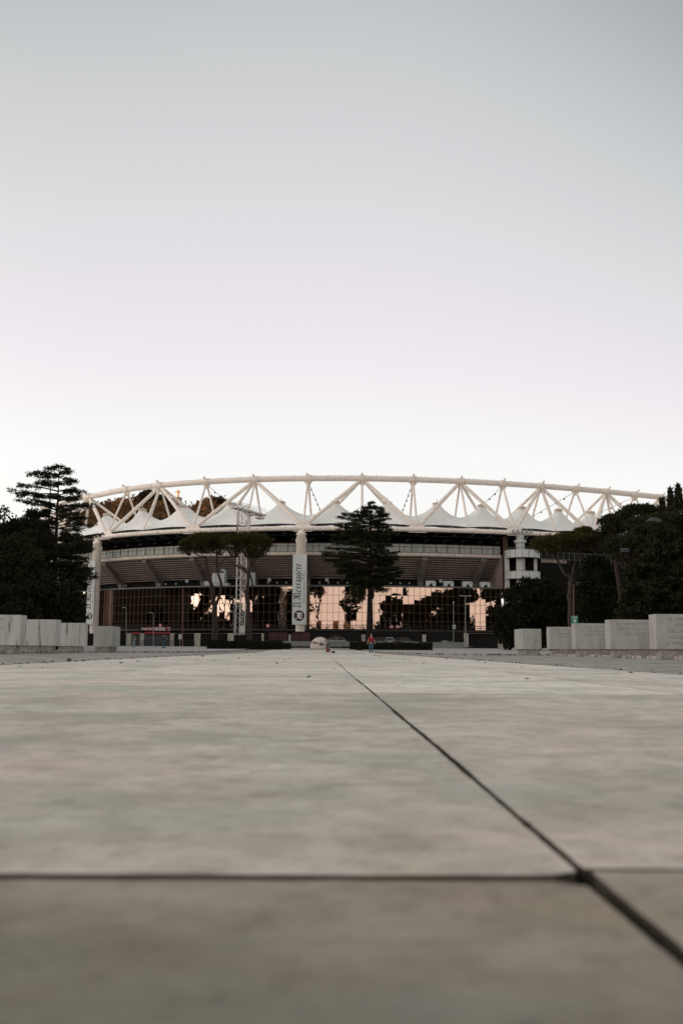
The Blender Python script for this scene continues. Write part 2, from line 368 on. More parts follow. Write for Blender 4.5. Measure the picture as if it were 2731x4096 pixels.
# side terraces with kerbs
def terrace(line, side, name='terrace'):
    mb = MB(); A = []
    far = [120, 126, 140, 155, 170, 178]
    for (x, y) in line:
        col = [(x, y, G(x, y)-.06), (x, y, G(x, y)+.09)]
        for k in range(6):
            yy = y+(178-y)*(k+1)/6; col.append((x, yy, G(x, yy)+.09-.06*sst((yy-120)/50)))
        A.append(col)
    mb.grid(A)
    return tag(mb.build(name, K['fore']), kind='structure')
LL = [(-75, 76), (-40, 75.5), (-22, 74.5), (-16, 74), (-13, 75), (-11, 79), (-9.7, 87), (-9, 98), (-8.6, 112)]
LR = [(4.6, 112), (5.2, 95), (6, 84), (7.4, 73), (9, 67.5), (11, 66.5), (16, 68), (25, 71), (45, 74), (75, 76)]
terrace(LL, -1); terrace(LR, 1)
def kerb(line, label, k):
    mb = MB()
    P = [np.array((x, y)) for x, y in line]
    for a, b in zip(P[:-1], P[1:]):
        n = max(1, int(np.linalg.norm(b-a)/1.2))
        for i in range(n):
            p, q = a+(b-a)*(i+.012)/n, a+(b-a)*(i+.988)/n
            d = (q-p); nn = np.array([-d[1], d[0]])/np.linalg.norm(d)*.16
            if nn[1] > 0: nn = -nn
            z0 = G(*p)-.05; 
            h = .155+rng.uniform(-.012, .012)
            mb.frame((p[0]-nn[0]*.1, p[1]-nn[1]*.1, z0), (d[0], d[1], 0), (nn[0], nn[1], 0), (0, 0, h))
    c = P[len(P)//2]
    return thing(mb, 'kerb', K['kerb'], (c[0], c[1], 0), label, 'kerb', 'stained kerbs of the side terraces')
kerb(LL[1:8], 'low stained kerb edging the raised pavement left of the marble way', 0)
kerb(LR[1:9], 'low stained kerb edging the raised pavement right of the marble way', 1)
# ------------------------------------------------------------------ stadium
CX, CY = 14.03, 335.37
Tpx = [(374, 1989), (496, 1956), (648, 1943), (827, 1927), (1020.5, 1918), (1235, 1916), (1448, 1914), (1653, 1916), (1840, 1925), (2009, 1934), (2159, 1945), (2297, 1956), (2419, 1967), (2535, 1978), (2640, 1989)]
HT = 39.5; HB = 27.1
_P = np.array([atz(x, y, HT) for x, y in Tpx])
_th = np.degrees(np.arctan2(_P[:, 0]-CX, CY-_P[:, 1])); _R = np.hypot(_P[:, 0]-CX, _P[:, 1]-CY)
_pf = np.polyfit(_th, _R, 4)
def RT(t):
    return float(np.polyval(_pf, max(-42, min(40.5, t))))
def ring(t, ro, z):
    R = RT(t)+ro; a = math.radians(t); return np.array([CX+R*math.sin(a), CY-R*math.cos(a), z])
def cyl(x, y, ro):
    """ray through a photo point met with the ring wall at radius offset ro -> (theta, z)"""
    d = ray(x, y); lo, hi = 150., 330.
    th = 0
    for Y in np.arange(180, 330, .25):
        p = CAM+d*(Y/d[1]); t = math.degrees(math.atan2(p[0]-CX, CY-p[1]))
        if math.hypot(p[0]-CX, p[1]-CY) < RT(t)+ro: return t, p[2]
    return None
TH = {i: _th[i] for i in range(15)}
for k, t in ((-1, -52.), (-2, -59.5), (-3, -67.), (15, 45.2), (16, 49.8), (17, 54.)): TH[k] = t
IDX = list(range(-3, 18))
stad = empty('stadium', (CX, CY-108, .9), 'huge stadium with white tented roof, cream tubular truss and mirrored glass front', 'stadium')
def arc(t0, t1, ro, z, n): return [ring(t, ro, z) for t in np.linspace(t0, t1, n)]
tc_ = MB().tube(arc(-67, 54, 0, HT, 160), .68, 16); tc_.build('top_chord', K['truss'], stad, True)
bc_ = MB().tube(arc(-67, 54, 6.2, HB, 160), .52, 14)
for t in np.arange(-64, 54, 3.1):
    a, b = ring(t-.1, 6.2, HB), ring(t+.1, 6.2, HB); bc_.tube([a, b], .57, 14)
bc_.build('bottom_chord', K['truss'], stad, True)
MB().tube(arc(-67, 54, -6.5, 27.8, 120), .42, 10).build('inner_chord', K['truss'], stad, True)
def strut(p, q, r, name, endpl=True):
    mb = MB(); p, q = np.array(p), np.array(q); d = q-p; L_ = np.linalg.norm(d); d /= L_
    mb.tube([p+d*.7, p+d*1.6, q-d*1.6, q-d*.5], [r*.62, r, r, r*.75], 10)
    return mb.build(name, K['truss'], stad, True)
for k in IDX:
    T = ring(TH[k], 0, HT-.2)
    if k % 2 == 0:
        for s in (-1, 1):
            if k+s in TH:
                strut(T, ring(TH[k+s], 5.9, HB+.4), .44, 'diagonal_brace')
                strut(T, ring(TH[k+s], -6.3, 28.), .33, 'diagonal_brace')
    strut(T, ring(TH[k], 5.9, HB+.5), .26, 'strut')
    strut(T, ring(TH[k], -6.3, 28.), .26, 'strut')
    # node fitting
    mb = MB(); a, b = ring(TH[k]-.38, 0, HT), ring(TH[k]+.38, 0, HT)
    mb.tube([a, b], .82, 16)
    o = ring(TH[k], 0, HT); out = ring(TH[k], 1., HT)-o; tg = (b-a)/np.linalg.norm(b-a)
    mb.tube([o+out*.3+np.array([0, 0, .45]), o+out*1.55+np.array([0, 0, .95])], .17, 8)
    mb.tube([o+out*1.2+np.array([0, 0, .8]), o+out*1.5+np.array([0, 0, .93])], .26, 8)
    mb.frame(o-tg*.9+out*.1-np.array([0, 0, 1.05]), tg*1.8, out*.12, (0, 0, .5))
    mb.prism([(-1.0, .35), (1.0, .35), (.35, -.75), (-.35, -.75)], o+out*.25-np.array([0, 0, .9]), tg, (0, 0, 1), -out*.5)
    mb.tube([o+out*.8-np.array([0, 0, .2]), o+out*.8-np.array([0, 0, 1.1])], .07, 6)
    mb.build('node_joint', K['truss'], stad)
    if k % 2:
        o = ring(TH[k], 6.2, HB+.5); mb = MB()
        mb.prism([(-2.2, -.4), (2.2, -.4), (1.2, .9), (-1.2, .9)], o+np.array([0, 0, .1])-out*.1, tg, (0, 0, 1), -out*.35)
        mb.frame(o-tg*2.1+out*.3-np.array([0, 0, 1.25]), tg*4.2, out*.18, (0, 0, .12))
        mb.build('gusset_plate', K['truss'], stad)
# bolts standing along the top chord
bt = MB()
for t in np.arange(-50, 52, .62):
    if rng.random() < .55:
        o = ring(t, .1, HT+.66); bt.box(o+np.array([0, 0, .1]), (.07, .07, .26)); o = ring(t+.1, .1, HT+.66); bt.box(o+np.array([0, 0, .08]), (.07, .07, .2))
bt.build('chord_bolt', K['truss'], stad).__setitem__('kind', 'stuff')
# membrane tents
def tent(k):
    t0, t1 = TH[k], TH[k+1]; tm = (t0+t1)/2
    pk = ring(tm, -.2, 33.6)
    def zside(ro): s = (5.8-ro)/13; return 28.0+3.1*math.sin(PI*min(1, s*.85))
    bd = []
    n = 22
    for i in range(n):                   # front edge, scalloped inwards and up
        s = i/n; e = math.sin(PI*s); bd.append(ring(t0+(t1-t0)*s, 5.9-1.0*e, 27.95+.45*e))
    for i in range(n): s = i/n; ro = 5.9-13.2*s; bd.append(ring(t1, ro, zside(ro)))
    for i in range(n): s = i/n; e = math.sin(PI*s); bd.append(ring(t1+(t0-t1)*s, -7.3+1.2*e, 29.0+.3*e))
    for i in range(n): s = i/n; ro = -7.3+13.2*s; bd.append(ring(t0, ro, zside(ro)))
    bd = np.array(bd); m = len(bd); rows = []
    J = 20
    for j in range(J+1):
        t = j/J
        row = []
        for i in range(m):
            d = bd[i]-pk; h = d.copy(); h[2] = 0; L_ = np.linalg.norm(h); u = h/L_; r = .85+(L_-.85)*t
            f = (1-t)**2.0
            z = bd[i][2]+(pk[2]-bd[i][2])*(.92*f+.08*(1-t))
            row.append((pk[0]+u[0]*r, pk[1]+u[1]*r, z))
        row.append(row[0]); rows.append(row)
    o = MB().grid(rows[::-1]).build('membrane_tent', K['tent'], stad, True)
    cr = MB().lathe([(.86, 33.40), (1.0, 33.50), (1.0, 33.72), (.88, 33.75), (.88, 33.92), (1.02, 33.94), (1.02, 34.15), (.3, 34.35), (.08, 34.40), (.05, 35.20)], (pk[0], pk[1], 0), 20)
    cr.build('cap_ring', K['cap'], o, True)
for k in IDX[:-1]: tent(k)
# dark lining below the tents
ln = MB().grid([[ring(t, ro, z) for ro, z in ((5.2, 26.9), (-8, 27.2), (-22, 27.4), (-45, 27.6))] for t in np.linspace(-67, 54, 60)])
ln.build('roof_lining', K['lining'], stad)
gl = MB()
for t in np.arange(-60, 54, 2.2):
    gl.tube([ring(t, 4.6, 26.3), ring(t, -22, 26.6)], .16, 5)
    p = ring(t+.8, 3.9, 24.6); gl.tube([p, p+np.array([.7, -.3, .5])], .06, 5)
for ro in (0, -7, -14): gl.tube(arc(-60, 54, ro, 26.35, 60), .14, 5)
gl.build('roof_girder', K['barpost'], stad)
# radial cables with strings of lamps
for k in IDX:
    if k % 2 == 0 or k < -1 or k > 15: continue
    mb = MB(); a = ring(TH[k], -.5, HT-.8); b = ring(TH[k], -62, 27.5); P = []
    for s in np.linspace(0, 1, 14):
        p = a+(b-a)*s; p[2] -= 1.4*math.sin(PI*s); P.append(p)
    mb.tube(P, .055, 5)
    for s in np.linspace(.06, .6, 12):
        p = a+(b-a)*s; p[2] -= 1.4*math.sin(PI*s)
        mb.box(p-np.array([0, 0, .22]), (.28, .28, .42))
    mb.build('lamp_cable', K['rail'], stad)
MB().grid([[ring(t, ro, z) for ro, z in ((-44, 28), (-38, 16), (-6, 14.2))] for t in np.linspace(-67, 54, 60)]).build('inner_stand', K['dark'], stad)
# upper stand: barrier, ledge, stepped soffit
RB = 3.0
ZB1 = 24.05; ZB0 = 22.15; ZL = 21.45
TR = cyl(1998, 2200, RB)[0]; TL = -66
bar = MB().grid([[ring(t, RB, z) for z in (ZB0, ZB1)] for t in np.linspace(TL, TR, 150)])
bar.grid([[ring(t, RB-.12, z) for z in (ZB1, ZB0)] for t in np.linspace(TL, TR, 150)])
bar.build('barrier', K['barrier'], stad)
ps = MB()
for i, t in enumerate(np.arange(TL, TR, .72)):
    if i % 2 == 0: ps.tube([ring(t, RB+.16, ZL+.05), ring(t, RB+.16, ZB1+.05)], .09, 5)
    else: ps.tube([ring(t, RB+.03, ZB0), ring(t, RB+.03, ZB1)], .03, 4)
ps.tube(arc(TL, TR, RB+.2, ZB1-.55, 120), .04, 4); ps.tube(arc(TL, TR, RB+.2, ZB0+.05, 120), .06, 4)
ps.build('barrier_railing', K['barpost'], stad)
MB().tube(arc(TL, TR, RB, ZB1+.06, 150), .07, 5).build('barrier_handrail', K['rust'], stad)
def sweep(prof, t0, t1, n, closed=False):
    return [[ring(t, ro, z) for ro, z in prof] for t in np.linspace(t0, t1, n)]
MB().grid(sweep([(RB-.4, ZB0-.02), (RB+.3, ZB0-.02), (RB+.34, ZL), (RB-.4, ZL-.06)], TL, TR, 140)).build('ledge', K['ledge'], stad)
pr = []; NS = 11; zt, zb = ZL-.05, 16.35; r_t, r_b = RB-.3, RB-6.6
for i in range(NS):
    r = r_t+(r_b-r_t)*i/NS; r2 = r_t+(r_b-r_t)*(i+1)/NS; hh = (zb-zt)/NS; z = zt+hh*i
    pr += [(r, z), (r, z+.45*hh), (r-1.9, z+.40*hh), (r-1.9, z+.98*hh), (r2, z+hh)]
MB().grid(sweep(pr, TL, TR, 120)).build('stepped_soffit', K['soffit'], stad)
for x in (416, 577, 766, 985, 1212, 1455, 1699, 1933, 230, 110):
    c = cyl(x, 2240, RB); t = c[0] if c else -50
    o = ring(t, 0, 0); out = ring(t, 1, 0)-o; tg = np.array([-out[1], out[0], 0])
    mb = MB(); poly = [(RB-.1, ZL-.1), (RB-.1, ZL-.9), (RB-5.3, 15.9), (RB-5.6, 14.9), (RB-7.4, 14.9), (RB-7.4, 17.4)]
    mb.prism(poly, o-tg*.6, out, (0, 0, 1), tg*1.2)
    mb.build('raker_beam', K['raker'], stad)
    MB().frame(ring(t, RB-6.3, 14.6)-tg*.6, tg*1.2, out*.7, (0, 0, 1.55)).build('beam_foot', K['pier'], stad)
# end wall of the upper stand
e0 = ring(TR, RB+.3, 0); mb = MB(); o = ring(TR, 0, 0); out = ring(TR, 1, 0)-o; tg = np.array([-out[1], out[0], 0])
mb.prism([(RB+.25, ZB0), (RB+.25, 14.4), (RB-9, 14.4), (RB-9, 17.5), (RB-1, ZB0)], o, out, (0, 0, 1), tg*.4)
mb.build('end_wall', K['soffit'], stad)
mb = MB()
for q, r in ((.7, .14), (1.1, .10), (1.5, .16)): mb.tube([o+out*(RB+.4)+tg*q+np.array([0, 0, 9.]), o+out*(RB+.4)+tg*q+np.array([0, 0, 26.6])], r, 6)
mb.build('drain_pipe', K['rust'], stad)
# dark back wall under the stand
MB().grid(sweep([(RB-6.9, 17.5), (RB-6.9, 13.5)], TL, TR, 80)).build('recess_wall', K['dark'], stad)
# glazed front
RG = 4.3
ZG1 = 14.65; ZG0 = 5.0
G1 = cyl(1300, 2346, RG); G0 = cyl(1300, 2518, RG)
ZG1, ZG0 = G1[1], G0[1]
tgl0, tgl1 = -50., cyl(2002, 2400, RG)[0]
pitch = .655; nt_ = int((tgl1-tgl0)/pitch)
tt = [tgl0+i*(tgl1-tgl0)/nt_ for i in range(nt_+1)]
zz = np.linspace(ZG0, ZG1, 6)
Q = []
for i in range(nt_):
    for j in range(5):
        p = [ring(tt[i], RG, zz[j]), ring(tt[i+1], RG, zz[j]), ring(tt[i+1], RG, zz[j+1]), ring(tt[i], RG, zz[j+1])]
        o = ring((tt[i]+tt[i+1])/2, 1, 0)-ring((tt[i]+tt[i+1])/2, 0, 0)
        a, b = rng.normal(0, .0026), rng.normal(0, .0026)
        p[0] = p[0]+o*(a+b); p[1] = p[1]+o*(-a+b); p[2] = p[2]+o*(-a-b); p[3] = p[3]+o*(a-b)
        Q.append(p)
gz = MB().quads(Q).build('glazing', K['glass'], stad)
mu = MB()
for t in tt: 
    o = ring(t, RG+.012, 0); out = ring(t, RG+.042, 0)-o; tg = np.array([-out[1], out[0], 0])/.03*.038
    mu.frame(o-tg+np.array([0, 0, ZG0-.5]), tg*2, out, (0, 0, ZG1-ZG0+.5))
for z in zz: mu.grid(sweep([(RG+.012, z-.034), (RG+.039, z-.034), (RG+.039, z+.034), (RG+.012, z+.034)], tgl0, tgl1, 130))
mu.build('mullion', K['mull'], gz)
MB().grid(sweep([(RG-.2, ZG1-.02), (RG+.3, ZG1-.02), (RG+.32, ZG1+.3), (RG-11, ZG1+.32)], tgl0, tgl1, 120)).build('parapet', K['barpost'], stad)
# ground storey under the glass
gw = MB().grid(sweep([(RG-.1, ZG0+.02), (RG+.05, ZG0-.04), (RG+.05, ZG0-.3), (RG-.3, ZG0-.3), (RG-.3, .5)], -56, 46, 130))
for t in np.arange(-52, 44, 1.0):
    a = ring(t, RG-.27, .5); gw.tube([a, a+np.array([0, 0, ZG0-.9])], .05, 4)
gw.build('ground_storey_wall', K['panel'], stad)
def ringpanel(x0, x1, y0, y1, ro, m, name):
    a = cyl(x0, (y0+y1)/2, ro); b = cyl(x1, (y0+y1)/2, ro); z1 = cyl((x0+x1)/2, y0, ro)[1]; z0 = cyl((x0+x1)/2, y1, ro)[1]
    mb = MB().grid(sweep([(ro-.1, z0), (ro, z0), (ro, z1), (ro-.1, z1)], a[0], b[0], 8))
    return mb.build(name, m, stad)
rl = MB()
RR = RG+1.5
for z in (ZG0+.1, ZG0+.55, ZG0+1.0): rl.tube(arc(-46, tgl1, RR, z, 120), .035, 4)
for t in np.arange(-46, tgl1, .9): rl.tube([ring(t, RR, ZG0-.1), ring(t, RR, ZG0+1.0)], .035, 4)
rl.grid(sweep([(RG+.06, ZG0-.08), (RR+.1, ZG0-.08), (RR+.1, ZG0-.3), (RG+.06, ZG0-.3)], -46, tgl1, 100))
rl.build('walkway_railing', K['rail'], stad)
CTH = {1: cyl(392, 2185, 6.2)[0], 5: cyl(1205, 2190, 6.2)[0], 9: cyl(2078.6, 2180, 6.2)[0], -3: TH[-3]}
# columns at every fourth node
def stadium_column(k):
    t = CTH[k]; b = ring(t, 6.2, 0); zc = 26.3
    n = 20; prof = [(1.02, .3), (1.02, 17.3)]
    sh = MB().lathe(prof+[(1.02, 17.3)], b, 24)
    sh.lathe([(1.02, 17.3), (1.02, 25.4)], b, 24)
    for i in range(n):
        a = i*2*PI/n; p = b+np.array([1.0*math.cos(a), 1.0*math.sin(a), 0]); sh.tube([p+np.array([0, 0, 17.4]), p+np.array([0, 0, 25.3])], .075, 5)
    o = sh.build('column', K['column'], stad)
    cp = MB().lathe([(1.02, 25.4), (.9, 25.42), (.9, 25.6), (1.16, 25.62), (1.16, 25.85), (.5, 26.6), (.38, 26.9)], b, 24)
    for s in (-1, 1): cp.box(b+np.array([s*1.1, -.1, 24.3]), (.25, .5, .9))
    cp.build('capital', K['truss'], o)
    return b
cB1 = stadium_column(1); cB5 = stadium_column(5); stadium_column(-3)
# stair tower around the third column
t9 = CTH[9]; b9 = ring(t9, 6.2, 0)
ctr = b9+np.array([.55, .8, 0])
tw = MB().lathe([(1.02, .5), (1.02, 24.75), (1.4, 24.8), (1.4, 25.35), (1.0, 25.4), (.8, 25.7), (1.0, 25.9), (.5, 26.6), (.4, 26.9)], b9, 24)
tower = tw.build('stair_tower', K['panelwhite'], stad)
px = lambda x, y: cyl(x, y, 9)[1]
zb = [(17.0, 18.55), (20.72, 22.35)]
for i, (z0, z1) in enumerate(((16.45, 18.1), (21.25, 23.05))):
    bp = MB()
    n = 9; aa = np.linspace(PI*1.0-.15, PI*2.0+.15, n+1)
    for j in range(n):
        a0, a1 = aa[j]+.012, aa[j+1]-.012; k_ = np.linspace(a0, a1, 5)
        bp.grid([[ctr+np.array([r*math.cos(a), r*math.sin(a), z]) for r, z in ((3.9, z0), (4.0, z0), (4.0, z1), (3.9, z1))] for a in k_])
    bp.build('balcony_panel', K['panelwhite'], tower)
    fl = MB().lathe([(.5, z0+.25), (3.85, z0+.25), (3.88, z0), (.5, z0-.02)], ctr, 24, caps=False)
    fl.build('balcony_floor', K['dark'], tower)
    rr = MB().tube([ctr+np.array([3.95*math.cos(a), 3.95*math.sin(a), z1+(.12 if i == 0 else .5)]) for a in np.linspace(PI-.15, 2*PI+.15, 30)], .05, 5)
    if i == 1:
        for a in np.linspace(PI-.1, 2*PI+.1, 12): p = ctr+np.array([3.95*math.cos(a), 3.95*math.sin(a), z1]); rr.tube([p, p+np.array([0, 0, .5])], .035, 4)
        rr.tube([ctr+np.array([3.95*math.cos(a), 3.95*math.sin(a), z1+.25]) for a in np.linspace(PI-.15, 2*PI+.15, 30)], .03, 4)
    rr.build('balcony_rail', K['barpost'], tower)
wl = MB(); wl.box(ctr+np.array([-3.55, -.2, 11.5]), (1.0, .5, 20.6)); wl.box(ctr+np.array([2.9, -.6, 11.5]), (.7, .4, 20.4))
wl.build('tower_pier', K['panelwhite'], tower)
MB().box(ctr+np.array([0, 3.2, 12]), (7.6, .3, 22)).build('tower_back_wall', K['dark'], tower)
# floodlight cluster above the tower
fc = MB(); fl_ = MB()
fc.tube([b9+np.array([-2.2, -1.5, 26.9]), b9+np.array([2.6, -1.5, 26.9])], .06, 6)
for s in (-1.8, 2.0): fc.tube([b9+np.array([s*.5, -1.1, 25.4]), b9+np.array([s, -1.5, 26.9])], .05, 5)
fo = fc.build('floodlight_bracket', K['lampmetal'], tower)
for i in range(5):
    p = b9+np.array([-1.8+i*1.0, -1.6, 27.3]); h = MB()
    d = np.array([(i-2)*.15, -1, -.2]); d /= np.linalg.norm(d)
    h.tube([p-d*.25, p, p+d*.18], [.18, .36, .40], 12); h.tube([p, p-np.array([0, 0, .4])], .04, 5)
    # (kept as a sub-part of the tower)
    h.build('floodlight', K['lamphead'], tower)
# lower right stand continuing past the tower
c0 = cyl(2160, 2230, RB)[0]; c1 = 52.
z1 = cyl(2230, 2213, RB)[1]; z0 = cyl(2230, 2238, RB)[1]
rs = MB().grid(sweep([(RB, z0), (RB, z1)], c0, c1, 60)); rs.build('barrier', K['panel'], stad)
rp = MB()
for t in np.arange(c0, c1, .8): rp.tube([ring(t, RB+.15, z0-1.1), ring(t, RB+.15, z1+.1)], .07, 5)
rp.tube(arc(c0, c1, RB+.15, z1+.15, 50), .08, 5); rp.tube(arc(c0, c1, RB+.15, z0, 50), .06, 5)
for t in np.arange(c0+3, c1, 2.4):
    p = ring(t, RB+.2, z1+.1); rp.tube([p, p+np.array([0, 0, .5]), p+np.array([1.1, -.6, .1])], .05, 5)
rp.build('barrier_railing', K['barpost'], stad)
MB().grid(sweep([(RB+.1, z0-.1), (RB+.12, z0-.85), (RB-3, z0-.9)], c0, cyl(2262, 2250, RB)[0], 16)).build('ledge', K['soffit'], stad)
MB().grid(sweep([(RB-.3, z0+.02), (RB-.4, .6)], c0-4, c1, 30)).build('rear_wall', K['dark'], stad)
# ------------------------------------------------------------------ text helpers
def text_mesh(s, size, O, X, Y, depth=.01, align='CENTER', bold=0., mb=None, space=1.):
    cu = bpy.data.curves.new('t', 'FONT'); cu.body = s; cu.size = size; cu.align_x = align; cu.align_y = 'CENTER'; cu.offset = bold; cu.space_character = space; cu.resolution_u = 3
    ob = bpy.data.objects.new('t', cu); COL.objects.link(ob)
    dg = bpy.context.evaluated_depsgraph_get(); me = bpy.data.meshes.new_from_object(ob.evaluated_get(dg))
    O, X, Y = [np.array(k, float) for k in (O, X, Y)]; Nn = np.cross(X, Y)
    mb = mb or MB()
    v = [O+X*p.co.x+Y*p.co.y+Nn*depth for p in me.vertices]
    if v: mb.add(v, [tuple(p.vertices) for p in me.polygons])
    bpy.data.objects.remove(ob); bpy.data.curves.remove(cu); bpy.data.meshes.remove(me)
    return mb
# blackletter drawn with a broad nib
GL = {
 'I': (.46, [[(.04, .90), (.2, 1.0), (.44, .90)], [(.24, .95), (.24, .08)], [(.03, .10), (.2, .0), (.44, .10)]]),
 'l': (.30, [[(.05, 1.0), (.14, .92), (.14, .12), (.26, .03)]]),
 'M': (.98, [[(.02, .80), (.16, .98), (.3, .8), (.28, .2), (.12, .0), (.0, .12)], [(.3, .8), (.46, 1.0), (.58, .85), (.56, .1), (.64, .02)], [(.58, .85), (.74, 1.0), (.86, .84), (.84, .12), (.96, .02)], [(.44, .85), (.44, .15)]]),
 'e': (.44, [[(.1, .52), (.1, .14), (.22, .02), (.38, .12)], [(.1, .5), (.24, .64), (.36, .5), (.14, .32)]]),
 's': (.42, [[(.36, .56), (.22, .64), (.1, .5), (.32, .22), (.2, .04), (.04, .12)]]),
 'a': (.44, [[(.08, .56), (.2, .64), (.32, .52), (.32, .1), (.42, .03)], [(.32, .38), (.12, .3), (.1, .1), (.2, .02), (.32, .12)]]),
 'g': (.44, [[(.32, .58), (.18, .64), (.08, .5), (.08, .16), (.2, .04), (.32, .14)], [(.32, .6), (.33, -.1), (.2, -.26), (.06, -.16)]]),
 'r': (.36, [[(.04, .6), (.13, .54), (.13, .08), (.22, .02)], [(.13, .48), (.24, .63), (.34, .54)]]),
 'o': (.44, [[(.22, .64), (.08, .5), (.08, .16), (.2, .02), (.34, .16), (.34, .5), (.22, .64)]]),
}
def blackletter(s, size, O, X, Y, mb, nib=.15, ang=.75):
    O, X, Y = [np.array(k, float) for k in (O, X, Y)]; Nn = np.cross(X, Y); x = 0; a = np.array([math.cos(ang), math.sin(ang)])*nib/2; q = 0
    for ch in s:
        if ch == ' ': x += .28*size; continue
        w, st = GL[ch]
        for line in st:
            for p0, p1 in zip(line[:-1], line[1:]):
                p0, p1 = np.array(p0), np.array(p1); q += 1
                c = [p0-a, p0+a, p1+a, p1-a]
                mb.add([O+X*(x+size*k[0])+Y*size*k[1]+Nn*(.012+.0004*(q % 7)) for k in c], [(0, 1, 2, 3)])
        x += w*size*1.03
    return x
def blw(s, size): return sum(.28*size if c == ' ' else GL[c][0]*size*1.03 for c in s)
# banners on the columns
def banner(k, wdir, label, disc, xs0, xs1, y0, y1, ro):
    c = ring(CTH[k], ro, 0); Yd = c[1]
    tl, tr = at(xs0, y0, Yd), at(xs1, y0, Yd); z1 = tl[2]; z0 = at(xs0, y1, Yd)[2]
    xm = (tl[0]+tr[0])/2; w = (tr[0]-tl[0])
    root = empty('banner', (xm, Yd, z0), label, 'banner', 'newspaper banners on the stadium columns')
    X = np.array([math.cos(wdir), math.sin(wdir), 0]); Y = np.array([0, 0, 1.]); Nn = np.cross(X, Y)
    O = np.array([xm, Yd, z0])
    h = z1-z0
    MB().frame(O-X*w/2, X*w, -Nn*.12, Y*h).build('cloth', K['ban'], root)
    fr = MB()
    for s in (-1, 1): fr.tube([O+X*s*w/2-Nn*.05, O+X*s*w/2-Nn*.05+Y*h], .045, 6)
    for z in (0, h): fr.tube([O-X*w/2-Nn*.05+Y*z, O+X*w/2-Nn*.05+Y*z], .05, 6)
    fr.build('frame', K['lamphead'], root)
    dz = h*.125; dc = O+Y*dz+Nn*.012
    d = MB(); n = 36; d.add([dc+w*.385*(math.cos(a)*X+math.sin(a)*Y) for a in np.arange(n)*2*PI/n], [tuple(range(n))])
    do = d.build('disc', disc, root)
    mm = MB(); s = w*.46; blackletter('M', s, dc-X*s*.5-Y*s*.5+Nn*.005, X, Y, mm, nib=.17); mm.build('monogram', K['lett'], do)
    tx = MB(); size = w*.50; L_ = blw('Il Messaggero', size); sc = (h*.635)/L_
    # reads upwards: text x -> up, text y -> left
    blackletter('Il Messaggero', size*sc, O+Y*h*.235+X*w*.10, Y, -X, tx, nib=.145)
    tx.build('title_lettering', K['ink'], root)
    t2 = text_mesh('Il giornale di Roma da sempre.', w*.175, O+Y*(h*.235+h*.06)+X*w*.33, Y, -X, .012, 'LEFT', space=1.12)
    t2.build('slogan_lettering', K['ink'], root)
    return root
banner(5, 0., 'tall grey newspaper banner with maroon disc on the middle column', K['maroon'], 1172, 1227, 2217, 2498, 7.6)
banner(1, -.42, 'tall grey newspaper banner with navy disc on the left column', K['navy'], 352, 386, 2243, 2497, 7.7)
# ------------------------------------------------------------------ lattice mast
mY = 203.
mroot = empty('lattice_mast', (*at(966, 2590, mY)[:2], .8), 'white lattice mast with camera gantry at its top, rising through the pine', 'mast')
zt_ = at(966, 2018, mY)[2]; xm = at(966, 2300, mY)[0]; dx = -.004
fr = MB(); W = .93; D_ = .9
def leg(sx, sy, z): return np.array([xm+sx*W+.25*(z-17)/17*0.5, mY+sy*D_, z])
for sx in (-1, 1):
    for sy in (-1, 1): fr.tube([leg(sx, sy, .9), leg(sx, sy, zt_)], .06, 6)
fr.build('mast_leg', K['white'], mroot)
br = MB(); N_ = 15; zs = np.linspace(3.2, zt_, N_)
for i in range(N_-1):
    a = 1 if i % 2 else -1
    br.tube([leg(-a, -1, zs[i]), leg(a, -1, zs[i+1])], .035, 5); br.tube([leg(a, 1, zs[i]), leg(-a, 1, zs[i+1])], .03, 5)
    for s in (-1, 1): br.tube([leg(s, -a, zs[i]), leg(s, a, zs[i+1])], .03, 5)
    if i % 3 == 0:
        for p, q in (((-1, -1), (1, -1)), ((1, -1), (1, 1)), ((1, 1), (-1, 1)), ((-1, 1), (-1, -1))): br.tube([leg(*p, zs[i]), leg(*q, zs[i])], .05, 5)
br.build('bracing', K['white'], mroot)
ld = MB()
for s in (-.1, .35): ld.tube([np.array([xm+s, mY-.2, 1]), np.array([xm+s+.25, mY-.2, zt_])], .05, 5)
for z in np.arange(1.2, zt_, .7): ld.tube([np.array([xm-.1+.25*z/zt_, mY-.2, z]), np.array([xm+.35+.25*z/zt_, mY-.2, z])], .03, 4)
ld.box((xm-.2, mY+.3, zt_/2), (.16, .16, zt_-2)); ld.box((xm+.5, mY-.5, 4.2), (.9, .8, 1.5))
ld.build('ladder', K['white'], mroot)
cb = MB().tube([leg(-1.12, -1, z) for z in np.linspace(zt_-9, zt_-2.5, 8)], .14, 6); cb.build('cable', K['rail'], mroot)
p0 = at(950, 2026, mY-.9); p1 = at(1066, 2056, 214.5); p1[2] = p0[2]
dv = p1-p0; Lp = np.linalg.norm(dv); dv /= Lp; nv = np.array([-dv[1], dv[0], 0])
gp = MB(); gp.frame(p0-np.array([0, 0, .3]), dv*Lp, nv*1.6, (0, 0, .3))
gp.frame(p0+dv*Lp*.45-np.array([0, 0, .9]), dv*2.0, nv*1.4, (0, 0, .45)); gp.frame(p0+dv*Lp*.8-np.array([0, 0, 1.1]), dv*1.8, nv*1.4, (0, 0, .45))
gp.tube([p0+dv*Lp*.5+nv*.7-np.array([0, 0, .6]), p0+dv*Lp*.5+nv*.7-np.array([0, 0, 5])], .28, 8)
gp.build('gantry', K['white'], mroot)
gr = MB()
for k in np.linspace(0, 1, 12):
    for s in (0, 1.6): q = p0+dv*Lp*k+nv*s; gr.tube([q, q+np.array([0, 0, 1.15])], .035, 4)
